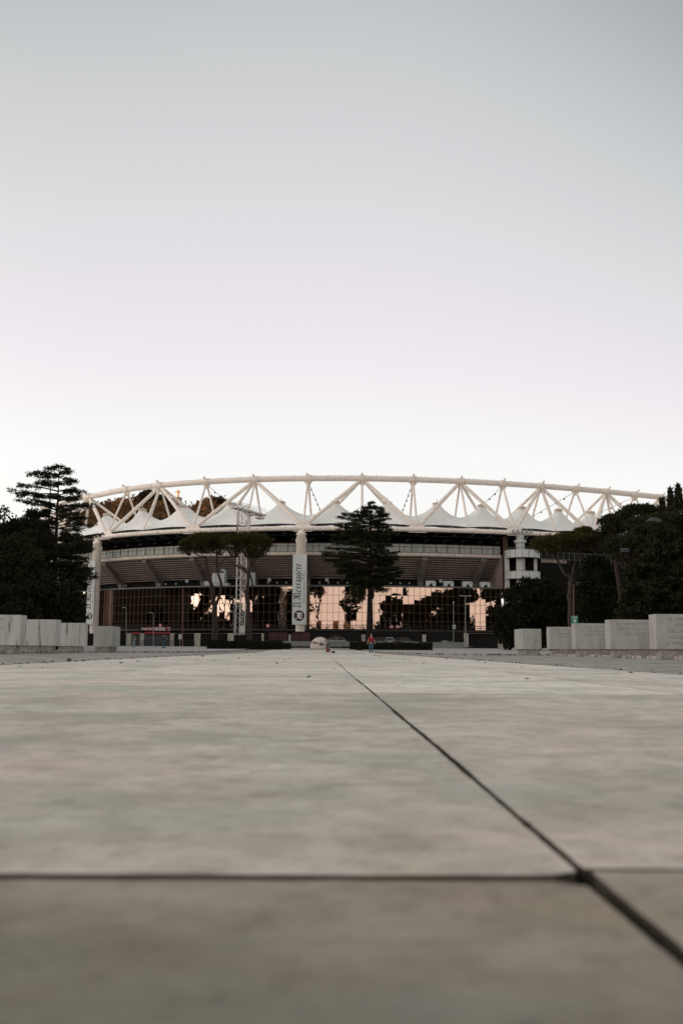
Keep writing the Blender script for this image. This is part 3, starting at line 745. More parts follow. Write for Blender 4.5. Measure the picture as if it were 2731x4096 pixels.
for s in (0, 1.6):
    for z in (.6, 1.15): gr.tube([p0+nv*s+np.array([0, 0, z]), p0+nv*s+dv*Lp+np.array([0, 0, z])], .035, 4)
gr.box(p0+dv*2.2+nv*.5+np.array([0, 0, .9]), (.6, .6, .5))
gr.build('gantry_railing', K['white'], mroot)
MB().box(p0+np.array([.2, -.1, -2.4]), (.6, .3, 2.6)).build('antenna_panel', K['white'], mroot)
# ------------------------------------------------------------------ roof plant and spotlights on the glass parapet
def pz(x, ro, dz=.32): t = cyl(x, 2345, ro)[0]; return t, ring(t, ro, ZG1+dz)
names = ['leftmost', 'second', 'third', 'rightmost']
for i, x in enumerate((1723, 1795, 1870, 1941)):
    t, p = pz(x, RG-1.); rz = math.radians(t)
    root = empty('air_handling_unit', p, 'white roof unit with black triangular notch, %s of the four above the glass' % names[i], 'roof unit', 'white roof units with triangular notches', rz)
    mb = MB(); mb.prism([(-1.08, .0), (-.62, .0), (0, .82), (.62, 0), (1.08, 0), (1.08, 1.15), (.7, 1.28), (-1.08, 1.28)], (0, 0, 0), (1, 0, 0), (0, 0, 1), (0, 1.3, 0))
    mb.build('casing', K['panelwhite'], root, world=False)
    MB().box((0, .6, .42), (1.5, .5, .8)).build('notch_filler', K['dark'], root, world=False)  # near-black box filling the triangular notch
    MB().box((.5, -.02, .85), (.55, .03, .14)).build('name_plate', K['rust'], root, world=False)
t, p = pz(880, RG-1.6); rz = math.radians(t)
root = empty('ventilation_unit', p, 'large pale sheet-metal ventilation unit on the glass roof left of the mast', 'ventilation unit', None, rz)
mb = MB()
for k in range(3): mb.box((-1.1+k*1.08, 0, 1.75), (1.04, 1.4, 2.3))
mb.box((-2.6, 0, .6), (2.0, 1.3, 1.0)); mb.box((.4, 0, .3), (4.2, 1.3, .55)); mb.build('casing', K['vent'], root, world=False, bevel=.02)
MB().tube([(1.3, .2, 2.8), (1.28, .2, 3.2), (1.1, .2, 3.5), (.7, .2, 3.65), (.3, .2, 3.65)], [.3]*5, 12).build('duct', K['vent'], root, world=False)
mb = MB()
for k in range(3):
    mb.box((-1.1+k*1.08, -.71, 1.75), (.86, .03, 2.05))
mb.box((-2.6, -.66, .6), (1.7, .03, .75)); mb.build('door_panel', K['lamphead'], root, world=False)
t, p = pz(1005, RG-1.6)
mb = MB(); mb.box((0, 0, 1.4), (1.9, 1.2, 2.8)); mb.box((0, -.62, 1.4), (1.6, .04, 2.4)); mb.box((0, 0, 2.85), (2.1, 1.4, .12))
thing(mb.add([], []), 'roof_cabinet', K['vent'], (0, 0, 0), 'pale metal roof cabinet just right of the lattice mast', 'cabinet').location = p
spots = [(370, 0), (484, 0), (505, 0), (640, 0), (664, 0), (705, 0), (748, 1), (1078, 1), (1073, 0), (1109, 0), (1146, 0), (1279, 0), (1307, 1), (1314, 0), (1351, 0), (1389, 0), (1526, 1), (1520, 0), (1562, 0), (1600, 0), (1636, 0), (1761, 1)]
def spotlight(big):
    root = empty('spotlight', (0, 0, 0))
    MB().tube([(0, 0, 0), (0, 0, .55+.45*big)], .04, 5).build('pole', K['rail'], root, world=False)
    r = .17+.22*big; z = .62+.6*big
    MB().tube([(0, .18, z+.08), (0, 0, z), (0, -.12, z-.05)], [r*.5, r, r*1.1], 12).build('lamp_head', K['lamphead'], root, world=False)
    return root
protos = [spotlight(0), spotlight(1)]; used = [0, 0]
for x, b in spots:
    o = protos[b] if not used[b] else copy_tree(protos[b]); used[b] = 1
    t, p = pz(x, RG+.05, .28); o.location = p; o.rotation_euler.z = math.radians(t)
    if b: tag(o, 'larger round-faced spotlight on a short pole along the glass roof edge', 'spotlight', 'large round spotlights on the glass roof edge')
    else: tag(o, 'small spotlight on a stub pole along the roof edge of the glass front', 'spotlight', 'small spotlights on the glass roof edge')
# ------------------------------------------------------------------ gate number discs and signs
def disc_sign(x, y, s, label):
    c = cyl(x, y, RG+1.7); p = ring(c[0], RG+1.7, c[1]); a = math.radians(c[0])
    X = np.array([math.cos(a), math.sin(a), 0]); Y = np.array([0, 0, 1.]); Nn = np.cross(X, Y)
    root = empty('gate_number_sign', p, label, 'number sign', 'round gate number signs')
    n = 28; r = .47; d = MB(); A = [p+r*(math.cos(k)*X+math.sin(k)*Y) for k in np.arange(n)*2*PI/n]
    d.add(A+[q-Nn*.06 for q in A], [tuple(range(n)), tuple(range(n, 2*n))[::-1]]+[(i, i+n, (i+1) % n+n, (i+1) % n) for i in range(n)])
    d.build('disc', K['red'], root)
    text_mesh(s, .62, p, X, Y, .012, bold=.012).build('numeral', K['lett'], root)
disc_sign(642, 2502, '21', 'dim round red sign reading 21 on the glass above the red direction board')
disc_sign(1072, 2503, '22', 'round red sign with white 22 on the glass left of the middle column')
disc_sign(1565, 2507, '23', 'round red sign with white 23 on the glass right of the cedar trunk')
disc_sign(1589, 2507, '24', 'round red sign with white 24 on the glass, right beside 23')
# ------------------------------------------------------------------ boundary gates
gY = 184.
fence = empty('gate_wall', (*at(800, 2583, gY)[:2], .75), 'dark boundary gates between square stone piers along the stadium foot', 'gate wall')
pier_x = [(508, 527), (563, 578), (683, 698), (779, 803), (912, 935), (1047, 1056), (1155, 1164), (1446, 1460), (1688, 1702), (1854, 1871), (1990, 2007)]
zg = lambda x: G(at(x, 2590, gY)[0], gY)
for x0, x1 in pier_x:
    a, b = at(x0, 2533, gY), at(x1, 2533, gY)
    h0 = zg(x0); top = a[2]
    if x0 in (1155, 1446, 1688): top -= .25
    mb = MB().box(((a[0]+b[0])/2, gY, (h0+top)/2), (b[0]-a[0], 1.0, top-h0))
    mb.build('stone_pier', K['pier'], fence, bevel=.03)
prev = None
for (a0, a1), (b0, b1) in zip(pier_x[:-1], pier_x[1:]):
    if a1 > 1040 and b0 < 1860 and not False:
        pass
    tall = a0 > 1040 and a1 < 1860
    p, q = at(a1, 2519 if tall else 2533, gY), at(b0, 2519 if tall else 2533, gY); h0 = zg(a1)
    mb = MB().box(((p[0]+q[0])/2, gY+.2, (h0+p[2]-.3)/2), (q[0]-p[0]-.02, .08, p[2]-.3-h0))
    n = max(2, int((q[0]-p[0])/.45))
    for i in range(n+1): mb.box((p[0]+.03+(q[0]-p[0]-.06)*i/n, gY+.14, (h0+p[2]-.3)/2), (.05, .05, p[2]-.3-h0))
    m_ = K['wall'] if b1 < 790 and a0 < 700 and a0 != 683 else K['panel']
    mb.build('gate_panel', mat('grey_gate_steel', (.07, .078, .08), .5) if m_ is K['wall'] else m_, fence)
    if not tall: MB().box(((p[0]+q[0])/2, gY-.1, p[2]-.02), (q[0]-p[0]-.02, .3, .09)).build('lintel', K['raker'], fence)
# left stretch behind the marble blocks
p, q = at(300, 2533, gY), at(508, 2533, gY); h0 = zg(450)
MB().box(((p[0]+q[0])/2, gY+.2, (h0+p[2])/2), (q[0]-p[0]-.02, .1, p[2]-h0)).build('gate_panel', K['panel'], fence)
for x0, x1 in ((1074, 1112), (1115, 1150), (1167, 1200), (1203, 1240)):
    p, q = at(x0, 2530, gY-.1), at(x1, 2566, gY-.1); MB().box(((p[0]+q[0])/2, gY-.08, (p[2]+q[2])/2), (q[0]-p[0], .06, p[2]-q[2])).build('red_gate_panel', K['redpanel'], fence)
for x0, x1 in ((1327, 1341), (1343, 1356)):
    p, q = at(x0, 2540, gY-.1), at(x1, 2572, gY-.1); mb = MB(); [mb.tube([(x, gY-.1, p[2]), (x, gY-.1, q[2])], .04, 4) for x in (p[0], q[0])]; mb.tube([(p[0], gY-.1, p[2]), (q[0], gY-.1, p[2])], .04, 4); mb.build('door_frame', K['mull'], fence)
def red_band(x0, x1):
    p, q = at(x0, 2528, gY-.3), at(x1, 2536, gY-.3); MB().box(((p[0]+q[0])/2, gY-.3, (p[2]+q[2])/2), (q[0]-p[0], .12, p[2]-q[2])).build('red_band', K['redband'], fence)
red_band(529, 561); red_band(579, 682)
rl = MB()
for x0, x1 in ((560, 700), (700, 778)):
    p, q = at(x0, 2562, gY-.8), at(x1, 2562, gY-.8); h0 = zg(x0)
    rl.tube([p, q], .03, 4); rl.tube([p-np.array([0, 0, .5]), q-np.array([0, 0, .5])], .03, 4)
    for s in np.linspace(0, 1, 14): a = p+(q-p)*s; rl.tube([a, (a[0], a[1], h0)], .03, 4)
rl.build('railing', K['rail'], fence)
# red direction board
p, q = at(579, 2507, gY-.4), at(683, 2524, gY-.4); w, h = q[0]-p[0], p[2]-q[2]; O = np.array([(p[0]+q[0])/2, gY-.4, (p[2]+q[2])/2])
root = empty('direction_board', O-np.array([0, 0, h/2]), 'long red board reading Distinti Sud Est with three white number discs', 'sign')
MB().box(O, (w, .1, h)).build('board', K['red'], root)
X, Y = np.array([1., 0, 0]), np.array([0, 0, 1.])
Of = O+np.array([0, -.055, 0])
text_mesh('Distinti Sud Est', .56, Of-X*w*.315, X, Y, .006, bold=.008, space=.86).build('lettering', K['lett'], root)
for i, s in enumerate(('22', '23', '24')):
    c = Of+X*w*(-.03+.132*i); n = 28
    d = MB().add([c+h*.43*(math.cos(k)*X+math.sin(k)*Y)+np.array([0, -.004, 0]) for k in np.arange(n)*2*PI/n], [tuple(range(n))]); do = d.build('number_disc', K['lett'], root)
    text_mesh(s, .55, c, X, Y, .012, bold=.012).build('numeral', K['ink'], do)
mb = MB()
for i in range(3): mb.box(Of+X*w*(.43+.01*i)+Y*(.22-.22*i)+np.array([0, -.008, 0]), (w*(.12-.02*i), .01, .05))
mb.build('ruled_lines', K['lett'], root)
# white notice board by the rusty pole
p, q = at(714.5, 2537, gY-1), at(727, 2557, gY-1)
mb = MB(); mb.box(((p[0]+q[0])/2, gY-1, (p[2]+q[2])/2), (q[0]-p[0], .06, p[2]-q[2])); mb.tube([((p[0]+q[0])/2, gY-.95, q[2]), ((p[0]+q[0])/2, gY-.95, zg(720))], .03, 5)
thing(mb, 'notice_board', K['panelwhite'], ((p[0]+q[0])/2, gY-1, zg(720)), 'small white notice board beside the thin rusty pole', 'notice board')
# green direction sign on the right
sY = 88.
p, q = at(2283, 2463, sY), at(2310, 2495, sY); w, h = q[0]-p[0], p[2]-q[2]; O = np.array([(p[0]+q[0])/2, sY, (p[2]+q[2])/2])
root = empty('direction_sign', (O[0], sY, G(O[0], sY)), 'green sign with white arrow reading TRIBUNA TEVERE above the marble blocks', 'sign')
MB().box(O, (w, .06, h)).build('panel', K['green'], root)
MB().box((O[0], sY, (q[2])/2), (w*.92, .05, q[2])).build('lower_panel', mat('sign_back', (.12, .09, .075), .7), root)
mb = MB(); [mb.tube([(O[0]+s*w*.42, sY+.06, .0), (O[0]+s*w*.42, sY+.06, p[2])], .03, 6) for s in (-1, 1)]; mb.build('post', K['lampmetal'], root)
Of = O+np.array([0, -.032, 0])
mb = text_mesh('TRIBUNA', .125, Of+Y*h*.36, X, Y, .004); text_mesh('TEVERE', .125, Of+Y*h*.16, X, Y, .004, mb=mb); mb.build('lettering', K['lett'], root)
A = .1
MB().add([Of+X*a+Y*b-Y*h*.22+np.array([0, -.004, 0]) for a, b in ((-.03, -.15), (.03, -.15), (.03, .06), (.10, -.01), (.13, .03), (0, .17), (-.13, .03), (-.10, -.01), (-.03, .06))], [tuple(range(9))]).build('arrow', K['lett'], root)
# ------------------------------------------------------------------ low wall, hedges, fountain, sphere
wY = 177.
p, q = at(1060, 2566, wY), at(1855, 2566, wY); ztop = p[2]
mb = MB().frame((p[0], wY, .3), (q[0]-p[0], 0, 0), (0, .35, 0), (0, 0, ztop-.3)); mb.frame((p[0], wY-.05, ztop), (q[0]-p[0], 0, 0), (0, .45, 0), (0, 0, .1))
thing(mb, 'low_wall', K['wall'], ((p[0]+q[0])/2, wY, .4), 'long low grey concrete wall behind the marble ball', 'wall')
# car park deck behind it
cY = 181.
pa, pb = at(1100, 2590, cY)[0], at(1860, 2590, cY)[0]
tag(MB().box(((pa+pb)/2, 180.7, .95), (pb-pa+2, 6.4, .06)).build('car_park', K['side']), kind='structure')
def leaf_quads(P, D, ln, wd, jit=.5):
    """P points (N,3), D preferred directions (N,3) -> N tapered leaf sprays"""
    N_ = len(P); D = D+rng.normal(0, jit, (N_, 3)); D /= np.linalg.norm(D, axis=1)[:, None]+1e-9
    S = np.cross(D, rng.normal(0, 1, (N_, 3))); S /= np.linalg.norm(S, axis=1)[:, None]+1e-9
    l = ln*rng.uniform(.6, 1.3, N_)[:, None]; w = wd*rng.uniform(.6, 1.3, N_)[:, None]
    return np.stack([P-S*w*.35, P+D*l*.45-S*w*.55, P+D*l, P+D*l*.45+S*w*.55], 1)
def hedge(x0, x1, y0, y1, Yf, depth, label, z0=None):
    a, b = at(x0, y0, Yf), at(x1, y0, Yf); zt = a[2]; zb_ = at((x0+x1)/2, y1, Yf)[2]-.1
    c = np.array([(a[0]+b[0])/2, Yf+depth/2, zb_])
    w, h = b[0]-a[0], zt-zb_
    mb = MB().box(c+np.array([0, 0, h/2-.05]), (w-.3, depth-.3, h-.15))
    N_ = int(900*(w*h+w*depth+depth*h)*.22)
    P = []
    for nrm, n in (((0, -1, 0), int(w*h*240)), ((0, 0, 1), int(w*depth*130)), ((1, 0, 0), int(depth*h*150)), ((-1, 0, 0), int(depth*h*150)), ((0, 1, 0), int(w*h*90))):
        u = rng.uniform(-.5, .5, (n, 3))*np.array([w-.1, depth-.1, h-.06])+np.array([0, 0, h/2])
        for k in range(3):
            if nrm[k]: u[:, k] = nrm[k]*([w, depth, h][k]/2-.08)+(h/2 if k == 2 else 0)
        bulge = .05*np.sin(u[:, 0]*1.7+1)+.03*np.sin(u[:, 0]*4.3)
        u[:, 2] += bulge*(u[:, 2]/h); u += rng.normal(0, .05, u.shape)
        P.append((u, np.tile(np.array(nrm, float), (n, 1))))
    U = np.concatenate([k[0] for k in P]); D = np.concatenate([k[1] for k in P])
    mb.quads(leaf_quads(U+c, D, .12, .08, .8))
    return thing(mb, 'hedge', K['hedge'], c, label, 'hedge', 'clipped hedges around the fountain')
hedge(828, 1127, 2563, 2598, 122, 2.2, 'long clipped dark hedge under the two umbrella pines')
hedge(1040, 1163, 2572, 2594, 138, 1.6, 'short lower hedge end behind the long left hedge')
hedge(1432, 1730, 2570, 2605, 118, 2.2, 'long clipped dark hedge behind the man in red')
hedge(1400, 1470, 2568, 2595, 138, 1.6, 'short hedge end left of the man in red, right of the ball')
hedge(1160, 1430, 2586, 2592, 168, 1.2, 'thin low hedge strip in front of the low grey wall')
# fountain rim and ball
fb = at(1280, 2590, 147.); fc_ = np.array([fb[0], 147., 0])
zf = .30
MB_ = MB().lathe([(7.2, 0), (7.2, zf+.02), (5.4, zf+.03), (5.4, zf+.16), (5.0, zf+.17), (5.0, zf-.1), (.2, zf-.1)], fc_, 64, caps=False)
thing(MB_, 'fountain_basin', K['pier'], (fc_[0], fc_[1], .1), 'round low stone fountain basin with shallow steps around the marble ball', 'fountain')
zc = at(1280, 2548, 147.)[2]-1.46
bl = MB().ball((fc_[0], 147., zc), 1.46, 48, 32)
so = thing(bl, 'marble_ball', K['sphere'], (fc_[0], 147., zc), 'great pale marble ball with dark weather stains in the fountain', 'sculpture', smooth=True)
# ------------------------------------------------------------------ marble blocks of the avenue
INC = []
def block(xf0, xf1, ytop, ybot, side, w, d, label, lines, m, hb=1.88, tilt=0, pedin=.34, rowx=None):
    """front face seen between photo x xf0 and beyond; side=+1 row on the right (left flank seen), -1 row on the left"""
    hor = 2597.6+.0065*(xf0-1365); Y = F*hb/(ybot-ytop)
    p = at(xf0, ybot, Y); x_in = p[0]      # inner corner
    cx = x_in+side*w/2
    root = empty('marble_block', (cx, Y+d/2, 0), label, 'marble block', 'inscribed marble blocks lining the way')
    hp = hb*.215
    mb = MB()
    mb.box((0, 0, hp+(hb-hp)/2+.004), (w, d, hb-hp-.008), tilt)
    mb.build('slab', m, root, world=False, bevel=.018)
    pd = MB()
    n = max(3, int(w/.12)); 
    x0, x1 = (-w/2+.22, w/2-.12) if side > 0 else (-w/2+.12, w/2-.22)
    y0, y1 = -d/2+.13, d/2-.1
    A = [[(x, y0-rng.uniform(0, .05), z) for z in np.linspace(0, hp-.004, 5)] for x in np.linspace(x0+.001, x1-.001, n)]
    pd.grid(A)
    for xx in (x0, x1): 
        B = [[(xx+rng.uniform(-.02, .02), y, z) for z in np.linspace(0, hp-.004, 5)] for y in np.linspace(y0-.02, y1, 8)]
        pd.grid(B)
    pd.box(((x0+x1)/2, (y0+y1)/2+.03, hp/2), (x1-x0-.06, y1-y0-.04, hp-.002))
    pd.build('plinth', K['rough'], root, world=False)
    if lines:
        sz, zl = lines[0], hb-.22
        for s in lines[1:]:
            text_mesh(s, sz, (0, -d/2, zl), (1, 0, 0), (0, 0, 1), .003).build('inscription_line', K['incise'], root, world=False); zl -= sz*1.12
    return root
block(2625, 0, 2457, 2636, 1, 3.1, .87, 'tall marble block at the right edge inscribed III APRILE', [.225, 'III APRILE MCMXXVI', 'FONDAZIONE', "DELL'OPERA BALILLA", 'LEGGE SVL RICONO', 'SCIMENTO GIVRIDICO', 'DEI SINDACATI'], K['marbleblock'])
block(2441, 0, 2478, 2629, 1, 2.75, .87, 'marble block inscribed CARTA DEL LAVORO, second from the right edge', [.215, 'XXI APRILE MCMXXVII', 'CARTA DEL LAVORO', 'LEVA FASCISTA'], K['marbleblock'])
block(2302, 0, 2495, 2627, 1, 2.55, .87, 'marble block right of the green sign inscribed IX DIC MCMXXVIII', [.19, 'IX DIC MCMXXVIII', 'LEGGE DEL', 'GRAN CONSIGLIO'], K['marbleblock'])
block(2198, 0, 2511, 2625, 1, 2.3, .87, 'marble block inscribed FONDAZIONE just right of the blank cube', [.2, 'XXIX DIC MCMXXVI', 'FONDAZIONE', 'LITTORIALI'], K['marbleblock'])
block(2090, 2164, 2516, 2620, 1, 1.36, 3.1, 'blank cube-like marble block standing apart, nearest the stadium on the right', None, K['marbleblock'])
# ------------------------------------------------------------------ left row
block(78, 0, 2462, 2615, -1, 3.3, 1.0, 'streaked marble block at the left edge inscribed MCMXLVIII', [.2, 'I GENN MCMXLVIII', 'COSTITVZIONE', 'DELLA REPVBBLICA', 'ITALIANA'], K['marbleold'])
block(222, 0, 2482, 2614, -1, 2.15, 1.0, 'streaked blank marble block, second from the left edge', None, K['marbleold'])
block(340, 0, 2496, 2613, -1, 1.85, .6, 'streaked blank marble block left of the gap by the left column', None, K['marbleold'])
block(446, 481, 2506, 2609, -1, 1.32, 3.0, 'blank veined marble block standing apart, nearest the stadium on the left', None, K['marbleblock'])
# low broken kerb stones between the blocks
def stones(x, Ys, label, grp):
    mb = MB()
    y = Ys[0]
    while y < Ys[1]:
        L_ = rng.uniform(1.2, 2.2); mb.box((x+rng.uniform(-.03, .03), y+L_/2, .05), (.3, L_-.06, .14)); y += L_
    thing(mb, 'kerb', K['kerb'], (x, sum(Ys)/2, 0), label, 'kerb', grp)
stones(14.9, (30, 72), 'broken low kerb running behind the right row of marble blocks', None)
stones(-15.6, (30, 74), 'broken low kerb running behind the left row of marble blocks', None)
# ------------------------------------------------------------------ trees
def smoothline(P, n=12):
    P = np.array(P, float); t = np.linspace(0, len(P)-1, n); return np.stack([np.interp(t, range(len(P)), P[:, k]) for k in range(3)], 1)
def cedar(loc, prof, label, group=None, nb=130, per=260, tr=.5, z_low=3., trunks=None, m=None, ln=.5, wd=.16, name='cedar_tree', top=None, dens=1., thick=.08, tier=1.0):
    """prof: list of (z, left reach, right reach)"""
    root = empty(name, loc, label, 'tree', group); loc = np.array(loc, float)
    pz_ = np.array([p[0] for p in prof]); pl = np.array([p[1] for p in prof]); pr_ = np.array([p[2] for p in prof])
    H = pz_.max(); tk = MB(); lf = MB()
    lean = lambda z: np.array([(top or 0)*(z/H)**2, 0, 0])
    zs = np.linspace(0, H*.97, 14)
    for (ox, r) in (trunks or [(0, tr)]):
        pts = [lean(z)+np.array([ox*min(1, z/(H*.35)) if ox else 0, 0, z]) for z in zs]
        tk.tube(np.array(pts)+loc, [r*(1.15-1.08*(i/13)**.8) for i in range(14)], 8)
    Q = []
    zl = np.linspace(z_low, H*.985, nb)
    for i, z in enumerate(zl):
        z = min(H*.99, z+rng.normal(0, .18)); a = i*2.39996+rng.uniform(-.5, .5); f_ = z/H
        if i % 4 == 0: a = (0 if (i//4) % 2 else PI)+rng.uniform(-.3, .3)
        R1 = np.interp(z, pz_, pl); R2 = np.interp(z, pz_, pr_); c = math.cos(a)
        R = max(.3, (R1*(1-c)/2+R2*(1+c)/2)*rng.uniform(.66 if f_ < .62 else .45, 1.0))
        if i % 4 == 0: R = max(.3, (R1 if c < 0 else R2)*rng.uniform(.88, 1.0))
        if f_ > .955: R *= .7
        d = np.array([math.cos(a), math.sin(a)*.9, 0]); sv = np.array([-d[1], d[0], 0])
        rise = rng.uniform(.02, .30) if f_ > .45 else rng.uniform(-.10, .14); z0 = z-rise*R
        def bp(t): return lean(z)+np.array([0, 0, z0+R*rise*(1.5*t-.5*t*t)-.05*R*max(0, t-.6)])+d*R*t
        tk.tube(np.array([bp(t) for t in np.linspace(0, .95, 6)])+loc, np.linspace(.03+.016*R, .015, 6), 5, caps=False)
        S = [(bp(.6), bp(1.)), (bp(.35), bp(.7))]
        for k in range(int(3+R*1.7)):
            t = rng.uniform(.2, .97); sg = 1 if k % 2 else -1; L_ = R*.40*(1.05-.6*t)*rng.uniform(.6, 1.1)+.15; q = bp(t)
            S.append((q, q+(d*.75+sv*sg*rng.uniform(.5, 1.0))*L_+np.array([0, 0, rng.uniform(-.04, .12)*L_])))
        n = int(per*dens*(.22+min(1.4, R/4.2))*(1 if f_ < .62 else .62)/len(S))+2
        for p, q in S:
            t = rng.uniform(.1, 1.03, n)[:, None]; dr = (q-p)/(np.linalg.norm(q-p)+1e-6)
            P = p+(q-p)*t+rng.normal(0, 1, (n, 3))*np.array([.10, .10, thick])
            Q.append(leaf_quads(P+loc, np.tile(dr*.7+np.array([0, 0, -.22]), (n, 1)), ln, wd, .45))
    lf.quads(np.concatenate(Q))
    tk.build('trunk', K['bark'], root); lf.build('crown', m or K['cedar'], root)
    return root
def umbrella(loc, stems, crowns, label, group=None, m=None, bark=None, per=170, ln=.34, wd=.13, name='umbrella_pine'):
    """stems: polylines (local) with radii; crowns: list of (cx,cy,cz,rx,ry,rz_up,rz_dn)"""
    root = empty(name, loc, label, 'tree', group); loc = np.array(loc, float)
    tk = MB()
    for P, r0, r1 in stems: 
        S = smoothline(P, 14); S[1:-1] += rng.normal(0, r0*.14, (12, 3)); tk.tube(S+loc, np.linspace(r0, r1, 14), 8)
    Q = []
    for (cx, cy, cz, rx, ry, ru, rd) in crowns:
        n = int(26*rx*ry*.55)+14
        for k in range(n):
            a = rng.uniform(0, 2*PI); q = math.sqrt(rng.uniform(0, 1)); bx, by = q*math.cos(a), q*math.sin(a)
            hh = math.sqrt(max(0, 1-q*q*.92)); bz = (hh*ru*rng.uniform(.55, 1.) if rng.random() < .78 else -hh*rd*rng.uniform(.1, .9))
            c = np.array([cx+bx*rx, cy+by*ry, cz+bz]); rr = rng.uniform(.45, .95)*min(1.3, .35+.16*rx+.2)
            v = rng.normal(0, 1, (per//2, 3)); v /= np.linalg.norm(v, axis=1)[:, None]; rad = rr*rng.uniform(.35, 1., (len(v), 1))
            v2 = v*np.array([1.15, 1.15, .62])
            D = v*.7+np.array([0, 0, .55])
            Q.append(leaf_quads(c+v2*rad+loc, D, ln, wd, .4))
            if k % 4 == 0:
                b = np.array([cx+bx*rx*.25, cy+by*ry*.25, cz-rd*.9]); tk.tube(smoothline([b, b*.45+c*.55-np.array([0, 0, .15]), c], 5)+loc, np.linspace(.09, .025, 5), 5, caps=False)
    tk.build('trunk', bark or K['trunk'], root); MB().quads(np.concatenate(Q)).build('crown', m or K['pine'], root)
    return root
def bush(loc, ells, label, name='oak_tree', m=None, group=None, per=230, ln=.42, wd=.26, trunk=.35, core=True, cat='tree'):
    root = empty(name, loc, label, cat, group); loc = np.array(loc, float)
    Q = []; tk = MB()
    for (cx, cy, cz, rx, ry, rz) in ells:
        n = int(7*(rx*ry+rx*rz+ry*rz)*.33)+8
        for k in range(n):
            v = rng.normal(0, 1, 3); v /= np.linalg.norm(v); q = rng.uniform(.45, 1.)**.5
            c = np.array([cx, cy, cz])+v*q*np.array([rx, ry, rz]); rr = rng.uniform(.5, 1.0)
            if c[2] < .15: c[2] = rng.uniform(.2, .8)
            w = rng.normal(0, 1, (per//3, 3)); w /= np.linalg.norm(w, axis=1)[:, None]
            Q.append(leaf_quads(c+w*rr*rng.uniform(.3, 1, (len(w), 1))*np.array([1, 1, .8])+loc, w+np.array([0, 0, .2]), ln, wd, .6))
        tk.tube(smoothline([(cx*.3, cy*.3, 0), (cx*.5, cy*.5, cz*.4), (cx, cy, cz)], 8)+loc, np.linspace(trunk, trunk*.3, 8), 7)
    tk.build('trunk', K['bark'], root); MB().quads(np.concatenate(Q)).build('crown', m or K['oak'], root)
    return root
def rel(x, y, Y, base): p = at(x, y, Y); return p-np.array(base)
# --- left cedar
Yc = 108.; bx = at(205, 2600, Yc); base = np.array([bx[0], Yc, G(0, Yc)]); sc = Yc/F
def prof_px(rows, xc, base, Y):
    out = []
    for y, xl, xr in rows:
        a, b, c = at(xl, y, Y), at(xr, y, Y), at(xc, y, Y); out.append((c[2]-base[2], base[0]-a[0], b[0]-base[0]))
    return sorted(out)
rowsL = [(1853, 243, 262), (1868, 225, 290), (1884, 115, 305), (1900, 88, 314), (1918, 95, 300), (1932, 100, 357), (1952, 45, 352), (1970, 32, 340), (1990, 28, 322), (2003, 60, 345), (2010, 100, 392), (2030, 90, 372), (2050, 120, 330), (2075, 100, 365), (2105, 80, 378), (2135, 60, 410), (2155, 40, 375), (2180, 30, 362), (2220, 20, 360), (2260, 10, 352), (2300, 0, 388), (2318, 0, 385), (2335, 0, 345), (2400, -10, 335), (2450, -20, 325), (2520, 0, 300)]
cedar(base, prof_px(rowsL, 210, base, Yc), 'tall spreading dark cedar with flat tiered branches beside the left column', nb=145, per=520, tr=.45, z_low=2.2, trunks=[(0, .45), (-.85, .36)], ln=.31, wd=.085, tier=1.15)
# --- centre cedar
Yc = 150.; bx = at(1478, 2590, Yc); base = np.array([bx[0], Yc, G(0, Yc)])
rowsC = [(2003, 1484, 1493), (2014, 1468, 1500), (2026, 1442, 1512), (2037, 1400, 1528), (2055, 1350, 1552), (2075, 1333, 1550), (2090, 1345, 1530), (2098, 1328, 1536), (2120, 1330, 1571), (2142, 1315, 1574), (2170, 1330, 1545), (2190, 1300, 1566), (2210, 1290, 1600), (2226, 1285, 1607), (2250, 1306, 1578), (2270, 1345, 1588), (2286, 1348, 1617), (2310, 1366, 1600), (2332, 1390, 1540), (2350, 1400, 1520)]
cz = cedar(base, prof_px(rowsC, 1478, base, Yc), 'dark tiered cedar in front of the glass right of the middle column', nb=155, per=540, tr=.56, z_low=9.4, ln=.33, wd=.095, top=.25, tier=1.1)
# hanging lower boughs and the bent side limb of the centre cedar
ex = MB(); tkx = MB(); Q = []
for (xa, ya, xb, yb) in ((1460, 2350, 1416, 2385), (1462, 2352, 1432, 2398), (1465, 2360, 1440, 2395), (1480, 2345, 1520, 2352), (1490, 2345, 1545, 2356), (1470, 2340, 1405, 2350), (1455, 2345, 1425, 2372)):
    a, b = at(xa, ya, Yc-.3), at(xb, yb, Yc-.8); n = 170; t = rng.uniform(.15, 1, n)
    P = a+(b-a)*t[:, None]+rng.normal(0, .22, (n, 3)); Q.append(leaf_quads(P, np.tile((b-a)/np.linalg.norm(b-a)*.5+np.array([0, 0, -.9]), (n, 1)), .5, .14, .3))
    tkx.tube([a, (a+b)/2+np.array([0, 0, .1]), b], [.07, .05, .02], 5)
tkx.tube(smoothline([at(1484, 2398, Yc), at(1492, 2385, Yc-.3), at(1492, 2370, Yc-.5), at(1488, 2352, Yc-.3), at(1490, 2335, Yc)], 12), np.linspace(.2, .13, 12), 7)
MB().quads(np.concatenate(Q)).build('hanging_bough', K['cedar'], cz); tkx.build('side_limb', K['bark'], cz)
